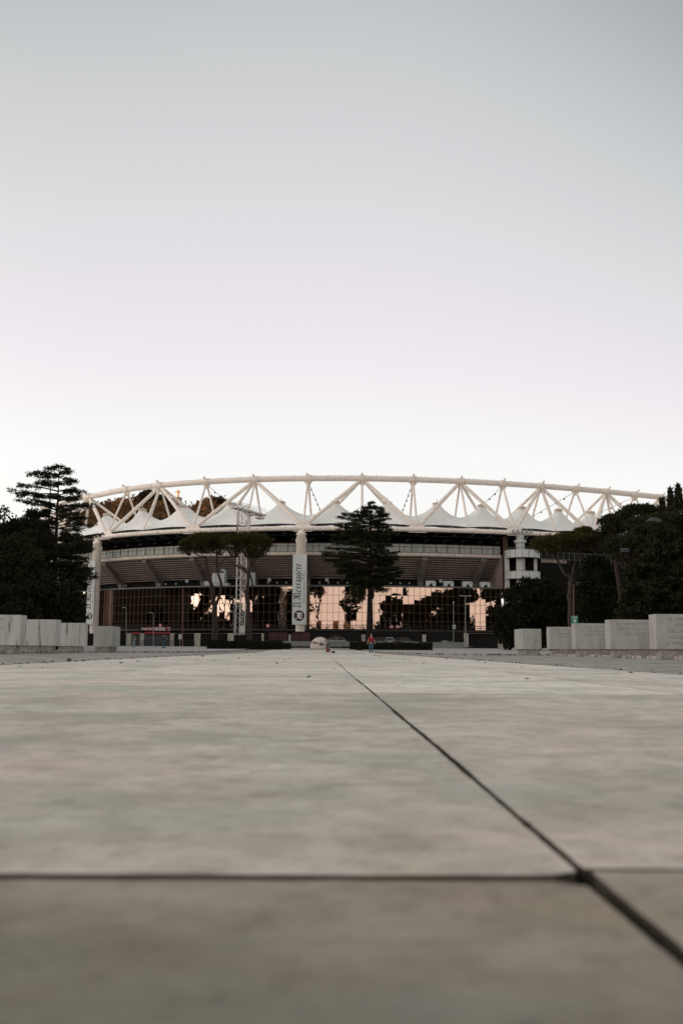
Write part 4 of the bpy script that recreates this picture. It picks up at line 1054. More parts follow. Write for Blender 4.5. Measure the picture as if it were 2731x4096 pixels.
# --- two umbrella pines behind the left hedge
def pine_px(Y, basepx, stems, crowns, label, group=None, m=None, **kw):
    b = at(basepx[0], basepx[1], Y); base = np.array([b[0], Y, G(b[0], Y)])
    S = []
    for k, (pts, r0, r1) in enumerate(stems):
        P = [rel(x, y, Y, base) for x, y in pts]; 
        for i in range(len(P)): P[i] = P[i]+np.array([0, .25*k*i/len(P), 0])
        if k == 0: P[0] = np.array([P[0][0], 0, -.15])
        S.append((P, r0, r1))
    C = []
    for (x0, x1, y0, ym, y1) in crowns:
        a, b2 = at(x0, ym, Y), at(x1, ym, Y); zt, zb2 = at((x0+x1)/2, y0, Y)[2], at((x0+x1)/2, y1, Y)[2]; c = (a+b2)/2-base; rx = (b2[0]-a[0])/2
        C.append((c[0], 0, c[2], rx*.92, rx*.8, (zt-a[2])*.93, a[2]-zb2))
    return umbrella(base, S, C, label, group, m, **kw)
def c4(x, y): return (700+x/3.92, 2100+y/3.92)
pine_px(160, c4(612, 1850), [([c4(612, 1880), c4(622, 1600), c4(632, 1350), c4(615, 1200), c4(590, 1050), c4(560, 900), c4(505, 720), c4(485, 600), c4(480, 480)], .50, .17), ([c4(650, 1250), c4(690, 1130), c4(735, 950), c4(700, 830), c4(665, 700), c4(650, 560), c4(650, 440)], .24, .14), ([c4(485, 520), c4(380, 480), c4(280, 430)], .12, .06), ([c4(490, 540), c4(430, 470), c4(400, 400)], .1, .05), ([c4(670, 640), c4(740, 570), c4(820, 480)], .12, .06)],
        [(716, 800, 2160, 2186, 2226), (750, 890, 2138, 2172, 2218), (830, 930, 2140, 2178, 2226)], 'umbrella pine with two leaning stems left of the lattice mast', 'umbrella pines behind the left hedge')
pine_px(158, c4(1190, 1850), [([c4(1190, 1900), c4(1175, 1650), c4(1160, 1450), c4(1140, 1250), c4(1125, 1100), c4(1140, 950), c4(1150, 800), c4(1180, 680), c4(1185, 560)], .46, .18), ([c4(1140, 760), c4(1050, 680), c4(950, 630), c4(870, 580), c4(800, 520)], .2, .08), ([c4(1120, 700), c4(1040, 640), c4(990, 570)], .14, .06), ([c4(1165, 760), c4(1200, 850), c4(1215, 970)], .16, .12), ([c4(1190, 660), c4(1240, 560), c4(1300, 500)], .13, .06)],
        [(930, 1083, 2133, 2182, 2238), (878, 1000, 2140, 2182, 2236), (990, 1080, 2150, 2195, 2235)], 'umbrella pine with reddish trunk right of the lattice mast', 'umbrella pines behind the left hedge')
# --- right pine over the stair tower
def c6(x, y): return (1900+x/3.92, 2080+y/3.92)
pine_px(126, (2284, 2590), [([(2286, 2600), (2284, 2460), (2278, 2400), (2284, 2330), (2285, 2310)], .42, .3), ([(2285, 2312), c6(1380, 830), c6(1300, 650), c6(1230, 560), c6(1160, 490)], .22, .1), ([(2286, 2312), (2292, 2270), (2302, 2240), (2330, 2210)], .2, .08)],
        [(2122, 2300, 2152, 2182, 2210), (2200, 2380, 2136, 2172, 2212), (2310, 2460, 2128, 2172, 2212), (2300, 2365, 2113, 2130, 2142)], 'umbrella pine reaching over the round stair tower balconies', ln=.3, wd=.12, m=K['pine'])
# --- dark holm oak hiding the right end of the glass
Yb = 140.; b = at(2130, 2590, Yb); base = np.array([b[0], Yb, G(0, Yb)])
k = Yb/F
bush(base, [(0, 0, 5.0, 4.9, 3.6, 4.9), (-2.6, -.4, 3.4, 2.6, 2.6, 3.4), (2.9, 0, 4.6, 2.6, 3, 4.6), (1.0, .3, 8.0, 2.2, 2.2, 1.9)], 'dense dark rounded oak below the stair tower', per=300)
# --- left dark mass
def oak_px(Y, x0, x1, ytop, label, ybot=2595, name='oak_tree', m=None, **kw):
    a, b = at(x0, 2400, Y), at(x1, 2400, Y); zt = at((x0+x1)/2, ytop, Y)[2]; base = np.array([(a[0]+b[0])/2, Y, G(0, Y)]); rx = (b[0]-a[0])/2; h = zt-base[2]
    return bush(base, [(0, 0, h*.54, rx*.95, rx*.8, h*.46), (-rx*.45, -.3, h*.32, rx*.55, rx*.6, h*.32), (rx*.45, -.3, h*.34, rx*.55, rx*.6, h*.34)], label, name, m, **kw)
oak_px(100, -40, 175, 2108, 'big rounded dark tree at the left edge in front of the cedar', m=K['cedar'], per=330, ln=.34, wd=.16)
oak_px(118, -90, 95, 2030, 'tall dark tree at the far left edge behind the rounded one', per=300)
oak_px(125, 40, 190, 2035, 'dark reddish-tipped tree left of the cedar trunks', per=260)
oak_px(96, 100, 325, 2300, 'low dense dark tree behind the left marble blocks', per=300)
oak_px(92, -80, 140, 2340, 'low dense dark tree behind the leftmost marble block', per=300)
# --- right mass
def pn(Y, basex, crowns, label, **kw):
    c = crowns[0]; xm_ = (c[0]+c[1])/2
    return pine_px(Y, (basex, 2590), [([(basex, 2600), (basex+(xm_-basex)*.3, 2420), (basex+(xm_-basex)*.6, 2300), (xm_, c[4]), (xm_, c[3])], .4, .15)], crowns, label, **kw)
pn(122, 2500, [(2395, 2500, 2066, 2100, 2150), (2470, 2640, 2026, 2066, 2120), (2400, 2560, 2090, 2140, 2230)], 'umbrella pine whose crown covers the right end of the truss', m=K['cedar'])
pn(118, 2600, [(2500, 2700, 2072, 2110, 2170), (2560, 2780, 2060, 2110, 2200)], 'broad umbrella pine in front of the cypress tops', m=K['cedar'])
pn(112, 2560, [(2525, 2700, 2098, 2150, 2260), (2420, 2620, 2150, 2200, 2290)], 'rounded umbrella pine behind the tall lamp at the right', m=K['cedar'])
def cypress(x, ytop, Y, wpx, label, **kw):
    b = at(x, 2590, Y); base = np.array([b[0], Y, G(0, Y)]); H = at(x, ytop, Y)[2]-base[2]; w = wpx*Y/F/2
    root = empty('cypress_tree', base, label, 'tree', kw.get('group'))
    n = kw.get('n', 4200); t = rng.beta(1.1, 1.25, n); z = .6+t*(H-.6); r = w*np.minimum(1, (1-t)*3.2)**.8*np.minimum(1, .5+t*3)
    a = rng.uniform(0, 2*PI, n); lump = 1+.22*np.sin(a*3+z*1.7)+.15*np.sin(z*4.1+a); q = np.sqrt(rng.uniform(.35, 1, n))
    P = np.stack([r*lump*q*np.cos(a), r*lump*q*np.sin(a), z], 1); D = np.stack([np.cos(a)*.5, np.sin(a)*.5, np.ones(n)], 1)
    MB().quads(leaf_quads(P+base, D, kw.get('ln', .6), kw.get('wd', .2), .3)).build('crown', kw.get('m', K['cedar']), root)
    MB().tube([base, base+np.array([0, 0, H*.9])], [.25, .05], 6).build('trunk', K['bark'], root)
    return root
cypress(2668, 1996, 128, 50, 'slim cypress left of the two taller ones at the right edge')
cypress(2703, 1958, 126, 46, 'tall cypress between the slim one and the right edge')
cypress(2735, 1944, 124, 62, 'tallest cypress cut by the right edge of the view')
Yc = 104.; bx = at(2660, 2590, Yc); base = np.array([bx[0], Yc, G(0, Yc)])
rowsR = [(2110, 2640, 2670), (2140, 2600, 2740), (2190, 2560, 2800), (2250, 2520, 2830), (2320, 2500, 2850), (2400, 2480, 2850), (2440, 2470, 2840), (2480, 2440, 2830), (2510, 2430, 2800)]
cedar(base, prof_px(rowsR, 2660, base, Yc), 'broad dark cedar with low drooping boughs behind the tallest right block', nb=170, per=420, tr=.45, z_low=2.4, ln=.42, wd=.15)
oak_px(135, 2300, 2480, 2200, 'dark tree in shade above the concrete gallery', per=240)
oak_px(116, 2600, 2830, 2250, 'dense shaded tree at the right edge behind the low cedar', per=280)
# trees standing beside the stadium, seen in its mirror glass
off = [(-50, 165, 20), (-58, 148, 21), (-66, 176, 20), (-74, 160, 22), (-84, 188, 21), (-56, 124, 22), (-92, 172, 22), (-70, 134, 22), (-60, 100, 23), (-100, 196, 20), (-64, 192, 17), (-86, 140, 23), (-52, 78, 22), (-78, 206, 18), (-62, 44, 20),
       (58, 172, 17), (72, 160, 19), (56, 142, 16), (88, 180, 20), (70, 128, 19), (62, 104, 17), (82, 200, 18), (56, 80, 18), (98, 150, 21), (52, 30, 18), (66, -100, 18)]
def make_pine(x, y, h, lab):
    f = h/17
    return umbrella(np.array([x, y, G(x, y)]), [([(0, 0, -.1), (.3, .1, 5*f), (-.3, 0, 9*f), (.2, .2, 13*f)], .42, .2), ([(0, 0, 8*f), (1.6, .6, 11*f), (2.8, 1, 13.5*f)], .2, .08), ([(-.2, 0, 9*f), (-1.8, -.6, 12*f), (-2.8, -.7, 13.5*f)], .2, .08)],
        [(0, 0, 14.5*f, 4.6*f, 4.4*f, 2.5*f, 1.1), (2.4*f, .8, 13.6*f, 2.8*f, 2.6*f, 1.7*f, .9), (-2.6*f, -.6, 13.8*f, 2.8*f, 2.8*f, 1.8*f, .9)], lab, 'umbrella pines mirrored in the glass front', per=130, m=K['cedar'], ln=.5, wd=.2)
proto = None
for (x, y, h) in off:
    if proto is None: proto = make_pine(0, 0, 17, 'umbrella pine seen mirrored in the stadium glass'); o = proto
    else: o = copy_tree(proto)
    o.location = (x, y, G(x, y)); o.rotation_euler.z = rng.uniform(0, 6); s = h/17; o.scale = (s*rng.uniform(.85, 1.2), s*rng.uniform(.85, 1.2), s)
# lower evergreen masses on both sides, mirrored too
lows = [(-60, 168, 13), (-76, 184, 14), (-52, 140, 13), (-118, 120, 13), (-66, 88, 18), (-74, 40, 20), (-70, 116, 17), (-58, 196, 9), (-92, 212, 11), (64, 160, 15), (80, 185, 14), (62, 122, 15), (76, 142, 17), (92, 168, 16), (66, 92, 18), (80, 60, 18), (-46, 60, 14), (46, 56, 11), (-72, -140, 11), (62, -150, 12), (-16, -215, 9), (4, -230, 8), (22, -210, 10), (-72, 95, 20), (-66, 112, 19), (-84, 72, 21), (-38, -220, 10), (-58, -210, 11), (42, -215, 11), (48, -20, 12)]
po = None
for (x, y, h) in lows:
    if po is None: po = bush((0, 0, 0), [(0, 0, 4.6, 5.2, 4.6, 4.6), (4, 1, 3.2, 3.6, 3.4, 3.2), (-4, -1, 3.6, 3.6, 3.4, 3.6)], 'rounded evergreen seen mirrored in the stadium glass', group='rounded evergreens mirrored in the glass front', per=220); o = po
    else: o = copy_tree(po)
    o.location = (x, y, G(x, y)); o.rotation_euler.z = rng.uniform(0, 6); s = h/9; o.scale = (s, s, s)
# obelisk and houses behind the camera, mirrored in the glass
ob = empty('obelisk', (-1.2, -70, 0), 'tall pale marble obelisk mirrored in the glass beside the cedar trunk', 'obelisk')
MB().box((-1.2, -70, 1.2), (6, 6, 2.4)).box((-1.2, -70, 4.6), (4.2, 4.2, 4.4), taper=.94).build('pedestal', K['obelisk'], ob)
MB().box((-1.2, -70, 16.5), (2.7, 2.7, 19.4), taper=.72).box((-1.2, -70, 27.1), (1.94, 1.94, 1.8), taper=.1).build('shaft', K['obelisk'], ob)
for i, (x, y, w, h, kk, lab) in enumerate([(-40, -320, 26, 17, 'cityA', 'orange plastered house mirrored low in the glass left of the cedar'), (-8, -330, 22, 20, 'cityB', 'ochre plastered house mirrored low in the glass near the obelisk'), (24, -310, 26, 16, 'cityA', 'orange house with flat roof mirrored right of the cedar trunk'), (-80, -340, 30, 19, 'cityB', 'wide ochre house mirrored low in the middle glass')]):
    r = empty('town_house', (x, y, 0), lab, 'house'); MB().box((x, y, h/2), (w, 12, h)).build('wall', K[kk], r); MB().box((x, y, h+.3), (w+1, 13, .6)).build('roof', K['brick'], r)
    wn = MB(); [wn.box((x-w/2+2.5+3.6*a, y+6.02, 2+3.4*b), (1.3, .1, 1.9)) for a in range(int((w-3)/3.6)+1) for b in range(int((h-2)/3.4))]; wn.build('window_rows', K['citydark'], r)
# ------------------------------------------------------------------ concrete gallery seen between right blocks
gal = empty('concrete_gallery', (*at(2420, 2590, 150)[:2], .3), 'shaded concrete gallery with pale pillars behind the right marble blocks', 'building')
def gbox(x0, x1, y0, y1, Y, d, m, name): p, q = at(x0, y0, Y), at(x1, y1, Y); return MB().frame((p[0], Y, q[2]), (q[0]-p[0], 0, 0), (0, d, 0), (0, 0, p[2]-q[2])).build(name, m, gal)
gbox(2331, 2338, 2376, 2598, 146, .7, K['conc'], 'pillar'); gbox(2457, 2463, 2388, 2598, 146, .7, K['conc'], 'pillar'); gbox(2438, 2444, 2400, 2598, 150, .7, K['conc'], 'pillar')
gbox(2338, 2420, 2410, 2414, 149, .5, K['raker'], 'beam'); gbox(2336, 2408, 2455, 2478, 149.6, .4, K['soffit'], 'parapet')
gbox(2463, 2530, 2412, 2500, 151, .5, K['brick'], 'brick_wall'); gbox(2320, 2560, 2368, 2600, 156, .5, K['dark'], 'back_wall'); gbox(2378, 2392, 2425, 2455, 153, .2, K['wall'], 'shutter')
mb = MB()
for x in (2346, 2358, 2370, 2376, 2384, 2390, 2398): p, q = at(x, 2478, 150), at(x, 2598, 150); mb.tube([p, q], .05, 5)
for x in (2358,): p, q = at(x, 2425, 150), at(x, 2478, 150); mb.tube([p, q], .1, 5)
mb.build('railing', K['conc'], gal)
# ------------------------------------------------------------------ lamps and poles
def lamp(x, ytop, ybot, Y, kind, label, m=None, group=None, r=.06):
    p, q = at(x, ytop, Y), at(x, ybot, Y); g = G(q[0], Y); base = np.array([q[0], Y, g]); H = p[2]-g; tl = p[0]-q[0]
    root = empty('street_lamp', base, label, 'street lamp', group)
    MB().tube([(0, 0, 0), (tl, 0, H)], [r*1.4, r*.8], 8).build('pole', m or K['lampmetal'], root, world=False)
    MB().lathe([(r*2.6, 0), (r*2.4, .25), (r*1.5, .3)], (0, 0, 0), 10).build('base_collar', m or K['lampmetal'], root, world=False)
    hd = MB()
    if kind == 'single':
        hd.tube([(tl, 0, H), (tl-.1, -.1, H+.12), (tl-.35, -.2, H+.15)], .04, 5); hd.box((tl-.45, -.2, H+.13), (.55, .24, .1), taper=.7)
    elif kind == 'twin':
        hd.tube([(tl-.5, 0, H+.05), (tl+.55, 0, H+.05)], .035, 5)
        for s in (-.42, .48): hd.ball((tl+s, 0, H+.28), .3, 12, 6, (1, .8, .3))
    elif kind == 'tee':
        hd.tube([(tl-.75, 0, H), (tl+.75, 0, H)], .05, 5); [hd.box((tl+s, 0, H+.06), (.5, .25, .12), taper=.7) for s in (-.7, .7)]
    elif kind == 'flood':
        hd.box((tl-.3, -.1, H+.2), (.95, .4, .2), taper=.7); hd.box((tl-.28, -.1, H-.02), (.85, .4, .12), taper=.8)
    elif kind == 'hood':
        hd.prism([(-.9, -.15), (-.3, .28), (.5, .22), (.72, -.05), (.35, -.28), (.0, -.1)], (tl+.05, -.2, H+.35), (1, 0, 0), (0, 0, 1), (0, .5, 0))
    elif kind == 'box':
        hd.box((tl, -.05, H-.2), (.2, .2, .3)); hd.box((tl+.05, -.08, H-4.6), (.55, .25, .75)); hd.box((tl-1.7, -.08, H-7.2), (1.0, .2, .22)); hd.tube([(tl, 0, H-7.2), (tl-1.3, 0, H-7.2)], .03, 4)
    if hd.n: hd.build('lamp_head', K['darkhead'] if m is not None else K['lamphead'], root, world=False)
    return root
lamp(614, 2454, 2587, 175, 'single', 'slim grey street lamp in front of the red direction board')
lamp(506, 2433, 2587, 182, 'single', 'thin dark street lamp left of the people near the stone piers')
lamp(731, 2348, 2587, 176, 'none', 'tall rusty brown pole right of the red direction board', K['rust'], r=.075)
lamp(1813, 2405, 2580, 180, 'box', 'slim pole with a pale box halfway up, in front of the right glass')
lamp(1861, 2384, 2594, 165, 'tee', 'tall grey T-headed street lamp at the right end of the low wall', r=.07)
lamp(2293, 2340, 2600, 120, 'twin', 'rusty double-headed street lamp behind the green sign', K['rust'], r=.07)
lamp(2508, 2205, 2600, 104, 'flood', 'tall rust-flecked lamp post with flat floodlight head among the right trees', K['darkrust'], r=.065)
lamp(2614, 2094, 2600, 103, 'hood', 'tallest lamp with hooded head at the far right trees', K['darkrust'], r=.055)
lamp(935, 2392, 2587, 172, 'single', 'thin dark lamp post just left of the lattice mast')
# ------------------------------------------------------------------ people
def skinmesh(V, E, R, sub=1):
    me = bpy.data.meshes.new('s'); me.from_pydata(V, E, []); ob = bpy.data.objects.new('s', me); COL.objects.link(ob)
    md = ob.modifiers.new('skin', 'SKIN'); md.use_smooth_shade = True
    for i, r in enumerate(R): me.skin_vertices[0].data[i].radius = (r, r) if np.isscalar(r) else r
    me.skin_vertices[0].data[0].use_root = True
    ob.modifiers.new('sub', 'SUBSURF').levels = sub; ob.modifiers['sub'].render_levels = sub
    dg = bpy.context.evaluated_depsgraph_get(); m2 = bpy.data.meshes.new_from_object(ob.evaluated_get(dg))
    v = [tuple(p.co) for p in m2.vertices]; f = [tuple(p.vertices) for p in m2.polygons]
    bpy.data.objects.remove(ob); bpy.data.meshes.remove(me); bpy.data.meshes.remove(m2)
    return v, f
def person(loc, rz, H, arms, label, top, bottom, hair='short', legs=((-.115, 0), (.115, 0)), head_tilt=0., woman=False, longtop=False):
    """arms: for each side (elbow, wrist, fingertip direction); local frame faces -Y"""
    s = H/1.77; root = empty('person', loc, label, 'person', None, rz)
    sh = .185 if not woman else .165
    V = [(0, 0, .95), (0, 0, 1.12), (0, -.01, 1.32), (0, 0, 1.47), (0, -.015, 1.54), (0, -.03, 1.63)]; R = [.10, .09, .10, .06, .052, .06]; E = [(0, 1), (1, 2), (2, 3), (3, 4), (4, 5)]
    legi = []
    for i, (lx, fy) in enumerate(legs):
        sg = -1 if i == 0 else 1; b = len(V)
        V += [(sg*.09, 0, .88), (lx*.95, -.03+fy*.5, .50), (lx, .02+fy, .09), (lx+sg*.02, -.12+fy, .045)]; R += [.088, .062, .042, .035]; E += [(0, b), (b, b+1), (b+1, b+2), (b+2, b+3)]; legi.append(b)
    armi = []
    for i, (el, wr, fd) in enumerate(arms):
        sg = -1 if i == 0 else 1; b = len(V); fd = np.array(fd, float); fd /= np.linalg.norm(fd); w = np.array(wr)
        V += [(sg*sh, 0, 1.42), tuple(el), tuple(wr), tuple(w+fd*.07)]; R += [.05, .043, .03, (.028, .028)]; E += [(2, b), (b, b+1), (b+1, b+2), (b+2, b+3)]; armi.append(b)
        side = np.cross(fd, (0, 1, 0)); side = side/np.linalg.norm(side) if np.linalg.norm(side) > .1 else np.array([1., 0, 0]); pal = np.cross(side, fd)
        for k, ln_ in enumerate((.075, .085, .08, .062)):
            c = len(V); o = w+fd*.09+side*(-.03+.02*k); cur = pal*(-.018)
            V += [tuple(o), tuple(o+fd*ln_*.5+cur*.5), tuple(o+fd*ln_*.9+cur*1.6)]; R += [.0095, .009, .008]; E += [(b+3, c), (c, c+1), (c+1, c+2)]
        c = len(V); o = w+fd*.035-side*.03; V += [tuple(o), tuple(o+fd*.05-side*.025)]; R += [.011, .009]; E += [(b+3, c), (c, c+1)]
    v, f = skinmesh(V, E, R); body = MB().add(np.array(v)*s, f)
    hz = 1.665; hc = np.array([0, -.03-head_tilt*.05, hz])
    hv = MB().ball((0, 0, 0), 1, 20, 14); hvv = np.concatenate(hv.v); hvv = hvv*np.array([.076, .098, .118]); lowm = hvv[:, 2] < -.02
    hvv[lowm, 0] *= .84; hvv[lowm, 1] *= .92
    ct, st_ = math.cos(head_tilt), math.sin(head_tilt)
    def tl(a): a = np.array(a, float).reshape(-1, 3); return np.stack([a[:, 0], a[:, 1]*ct-a[:, 2]*-st_*-1*0-a[:, 2]*st_*0+0*a[:, 0]+a[:, 1]*0, a[:, 2]], 1)
    body.add((hvv+hc)*s, hv.f)
    body.add((np.array([(-.012, -.09, -.03), (.012, -.09, -.03), (0, -.122, -.03), (0, -.095, .02)])+hc)*s, [(0, 1, 2), (0, 2, 3), (1, 3, 2)])
    for sg in (-1, 1): body.ball(tuple((hc+np.array([sg*.078, .01, -.01]))*s), .022*s, 8, 5, (.4, .8, 1.2))
    bo = body.build('body', K['skin'], root, True, world=False)
    fe = MB()
    for sg in (-1, 1): fe.ball(tuple((hc+np.array([sg*.03, -.09, .01]))*s), .011*s, 8, 5)
    fe.box(tuple((hc+np.array([0, -.093, -.062]))*s), (.04*s, .012*s, .01*s)); fe.build('face_features', K['hair'], bo, world=False)
    # hair
    hr = MB().ball((0, 0, 0), 1, 20, 14); h2 = np.concatenate(hr.v)
    h2 = h2*np.array([.088, .108, .128]); mskf = (h2[:, 1] < -.03) & (h2[:, 2] < .055); h2[mskf] *= .75
    h2[h2[:, 2] < -.06] *= np.array([1, 1, .7])
    hm = MB().add((h2+hc+np.array([0, .012, .012]))*s, hr.f)
    if hair == 'long':
        v, f = skinmesh([(0, .05, 1.68), (0, .075, 1.55), (0, .09, 1.40), (.07, .04, 1.58), (.09, -.01, 1.42), (-.07, .04, 1.58), (-.09, -.01, 1.42)], [(0, 1), (1, 2), (0, 3), (3, 4), (0, 5), (5, 6)], [.08, .085, .05, .045, .035, .045, .035]); hm.add(np.array(v)*s, f)
    hm.build('hair', K['hair'], root, True, world=False)
    # top
    low = .72 if longtop else .86
    TV = [(0, 0, low+.04), (0, 0, 1.10), (0, -.01, 1.31), (0, 0, 1.455)]; TR_ = [.155, .135, .158, .085] if not longtop else [.185, .165, .18, .11]; TE = [(0, 1), (1, 2), (2, 3)]
    for i, (el, wr, fd) in enumerate(arms):
        sg = -1 if i == 0 else 1; b = len(TV); a = np.array([sg*sh, 0, 1.415]); e_ = np.array(el)
        TV += [tuple(a), tuple(a+(e_-a)*.75)]; TR_ += [.082, .066]; TE += [(2, b), (b, b+1)]
        if longtop or woman: TV += [tuple(el), tuple(e_+(np.array(wr)-e_)*.92)]; TR_ += [.062, .05]; TE += [(b+1, b+2), (b+2, b+3)]
    v, f = skinmesh(TV, TE, TR_); MB().add(np.array(v)*s*np.array([1.04, .92, 1]), f).build('jacket' if (longtop or woman) else 'shirt', top, root, True, world=False)
    # trousers
    PV = [(0, 0, 1.0), (0, 0, .93)]; PR = [.13, .145]; PE = [(0, 1)]
    for b in legi:
        c = len(PV); PV += [V[b], V[b+1], tuple(np.array(V[b+2])+np.array([0, 0, -.02]))]; PR += [.105, .082, .068]; PE += [(1, c), (c, c+1), (c+1, c+2)]
    v, f = skinmesh(PV, PE, PR); MB().add(np.array(v)*s, f).build('trousers', bottom, root, True, world=False)
    for b in legi:
        a = np.array(V[b+2]); sm = MB(); sm.ball(tuple((a+np.array([0, -.06, -.035]))*s), 1, 12, 8, (.055*s, .15*s, .055*s)); sm.build('shoe', K['shoe'], root, True, world=False)
    return root
X0 = at(1484, 2611, 95.); gm = G(X0[0], 95.)
pm = person((X0[0], 95., gm+.005), 0, 1.77, [((-.27, .03, 1.16), (-.33, -.05, .93), (-.1, -.15, -1)), ((.27, .03, 1.16), (.35, -.05, .95), (.1, -.15, -1))], 'man in red T-shirt and blue jeans standing on the marble way', K['redshirt'], K['denim'], legs=((-.12, 0), (.13, .03)))
MB().lathe([(.095, 1.47), (.10, 1.485), (.09, 1.49)], (0, -.02, 0), 16).box((0, -.165, 1.40), (.12, .01, .015)).build('collar_trim', K['lett'], pm, world=False)
Wp = at(535, 2595, 127.); zt2 = lambda x, y: G(x, y)+.09-.06*sst((y-120)/50)
pw = person((Wp[0], 127., zt2(Wp[0], 127.)+.01), .25, 1.66, [((-.22, .0, 1.14), (-.06, -.2, 1.18), (.8, -.3, .3)), ((.23, .0, 1.14), (.06, -.22, 1.12), (-.8, -.2, .2))], 'woman in pale denim hugging a black scarf to her chest', K['paledenim'], K['paledenim'], 'long', woman=True)
v, f = skinmesh([(0, -.17, 1.42), (-.02, -.2, 1.25), (-.05, -.2, 1.08)], [(0, 1), (1, 2)], [.10, .12, .08]); MB().add(v, f).build('scarf', K['black'], pw, True, world=False)
Mp = at(654, 2597, 131.)
pp = person((Mp[0], 131., zt2(Mp[0], 131.)+.01), PI/2, 1.74, [((-.2, -.06, 1.14), (-.08, -.28, 1.24), (.2, -.8, .5)), ((.2, -.06, 1.14), (.08, -.28, 1.22), (-.2, -.8, .5))], 'man in dark fur-hooded parka and cap looking at his phone', K['parka'], K['denim'], 'short', legs=((-.1, .08), (.1, -.10)), longtop=True)
v, f = skinmesh([(-.13, .0, 1.47), (-.08, .13, 1.50), (.08, .13, 1.50), (.13, .0, 1.47)], [(0, 1), (1, 2), (2, 3)], [.05, .06, .06, .05]); MB().add(v, f).build('fur_hood', K['fur'], pp, True, world=False)
MB().lathe([(.1, 1.68), (.105, 1.72), (.085, 1.79), (.01, 1.81)], (0, -.02, 0), 16).box((0, -.15, 1.70), (.13, .12, .015)).build('cap', K['black'], pp, world=False)
ph = at(662, 2556, 130.9)
mb = MB().box((0, 0, 0), (.02, .08, .15)); thing(mb, 'phone', K['black'], (0, 0, 0), 'small dark phone held by the man in the parka', 'phone').location = (Mp[0]+.36, 131., zt2(Mp[0], 131.)+1.30)
mb = MB(); v, f = skinmesh([(.0, 0, .0), (0, 0, .2), (.02, 0, .36)], [(0, 1), (1, 2)], [.13, .15, .08]); mb.add(v, f); mb.tube([(0, -.05, .4), (-.05, 0, .62), (-.1, .05, .75)], .015, 5)
thing(mb, 'shoulder_bag', mat('teal_bag', (.03, .12, .15), .8), (0, 0, 0), 'small teal shoulder bag hanging at the side of the man in the parka', 'bag').location = (Mp[0]+.12, 130.72, zt2(Mp[0], 131.)+.72)
# red rucksack and dark bag on the paving
by = 84.; pb_ = at(1311, 2608, by); sc = by/F
rk = empty('rucksack', (pb_[0]+.02, by, G(0, by)), 'red rucksack lying on the marble in front of the ball', 'rucksack')
v, f = skinmesh([(-.05, 0, .08), (-.03, 0, .22), (.06, 0, .32), (.15, .0, .12)], [(0, 1), (1, 2), (0, 3)], [.17, .19, .10, .14]); MB().add(v, f).build('body', K['bag'], rk, True, world=False)
MB().tube([(.04, -.1, .40), (.08, -.18, .3), (.06, -.2, .14)], .022, 6).tube([(-.02, 0, .4), (.03, 0, .46), (.08, 0, .41)], .015, 6).build('strap', K['lampmetal'], rk, world=False); rk.scale = (1.35, 1.2, 1.3)
MB().box((-.02, -.16, .14), (.2, .05, .16)).build('pocket', K['bag'], rk, world=False, bevel=.02)
v, f = skinmesh([(-.1, 0, .09), (.08, 0, .10), (.2, 0, .07)], [(0, 1), (1, 2)], [.08, .10, .06])
mb = MB().add(v, f); mb.tube([(-.12, -.05, .14), (0, -.08, .22), (.14, -.05, .15)], .014, 6)
thing(mb, 'black_bag', K['black'], (0, 0, 0), 'small black bag lying right against the red rucksack', 'bag', smooth=True).location = (pb_[0]+.42, by-.05, G(0, by))
# ------------------------------------------------------------------ cars behind the low wall
def car(paint):
    root = empty('parked_car', (0, 0, 0))
    sec = [(-2.1, .35), (-2.12, .75), (-1.95, .95), (-1.55, 1.02), (1.15, 1.0), (1.8, .9), (2.1, .72), (2.12, .35)]
    b = MB(); A = []
    for y, kx, kz in ((-.84, .97, .3), (-.86, 1, .6), (-.84, 1, 1), (-.70, .98, 1.01), (.70, .98, 1.01), (.84, 1, 1), (.86, 1, .6), (.84, .97, .3)):
        A.append([(x*kx, y, .3+(z-.3)*(kz if z > .4 else 1)) for x, z in sec])
    b.grid(A); b.box((0, 0, .36), (4.1, 1.66, .12)); 
    roof = [(-1.9, 1.0), (-1.45, 1.38), (-.9, 1.5), (.1, 1.5), (.55, 1.4), (1.2, 1.0)]
    b.prism([(-1.50, 1.40), (-.9, 1.53), (.1, 1.53), (.58, 1.43), (.50, 1.40), (.08, 1.46), (-.9, 1.46), (-1.42, 1.36)], (0, -.62, 0), (1, 0, 0), (0, 0, 1), (0, 1.24, 0))
    for x0, z0, x1, z1 in ((-1.92, .98, -1.46, 1.4), (1.2, .98, .52, 1.42), (-.35, 1.0, -.4, 1.48)):
        for y in (-.66, .66): b.tube([(x0, y*1.12, z0), (x1, y*.95, z1)], .045, 5)
    b.build('body', paint, root, world=False)
    g = MB().prism([(-1.85, .97), (-1.44, 1.36), (-.9, 1.47), (.08, 1.47), (.5, 1.40), (1.12, .97)], (0, -.64, 0), (1, 0, 0), (0, 0, 1), (0, 1.28, 0)); g.build('window', K['carglass'], root, world=False)
    for x in (-1.3, 1.3):
        for y in (-.78, .78):
            w = MB().tube([(x, y-.1, .32), (x, y+.1, .32)], .32, 16); wo = w.build('wheel', K['tyre'], root, world=False)
            MB().tube([(x, y-.11, .32), (x, y+.11, .32)], .19, 12).build('rim', K['lamphead'], wo, world=False)
    for y in (-.6, .6):
        MB().box((2.06, y, .72), (.12, .36, .14)).build('headlight', K['lett'], root, world=False); MB().box((-2.08, y, .82), (.1, .3, .22)).build('tail_light', K['tail'], root, world=False)
    return root
zcp = .98
c1 = car(K['carwhite']); c2 = car(K['cardark'])
def put(o, x, Y, rz, lab): p = at(x, 2580, Y); o.location = (p[0], Y, zcp); o.rotation_euler.z = rz; tag(o, lab, 'car', 'cars parked behind the low wall')
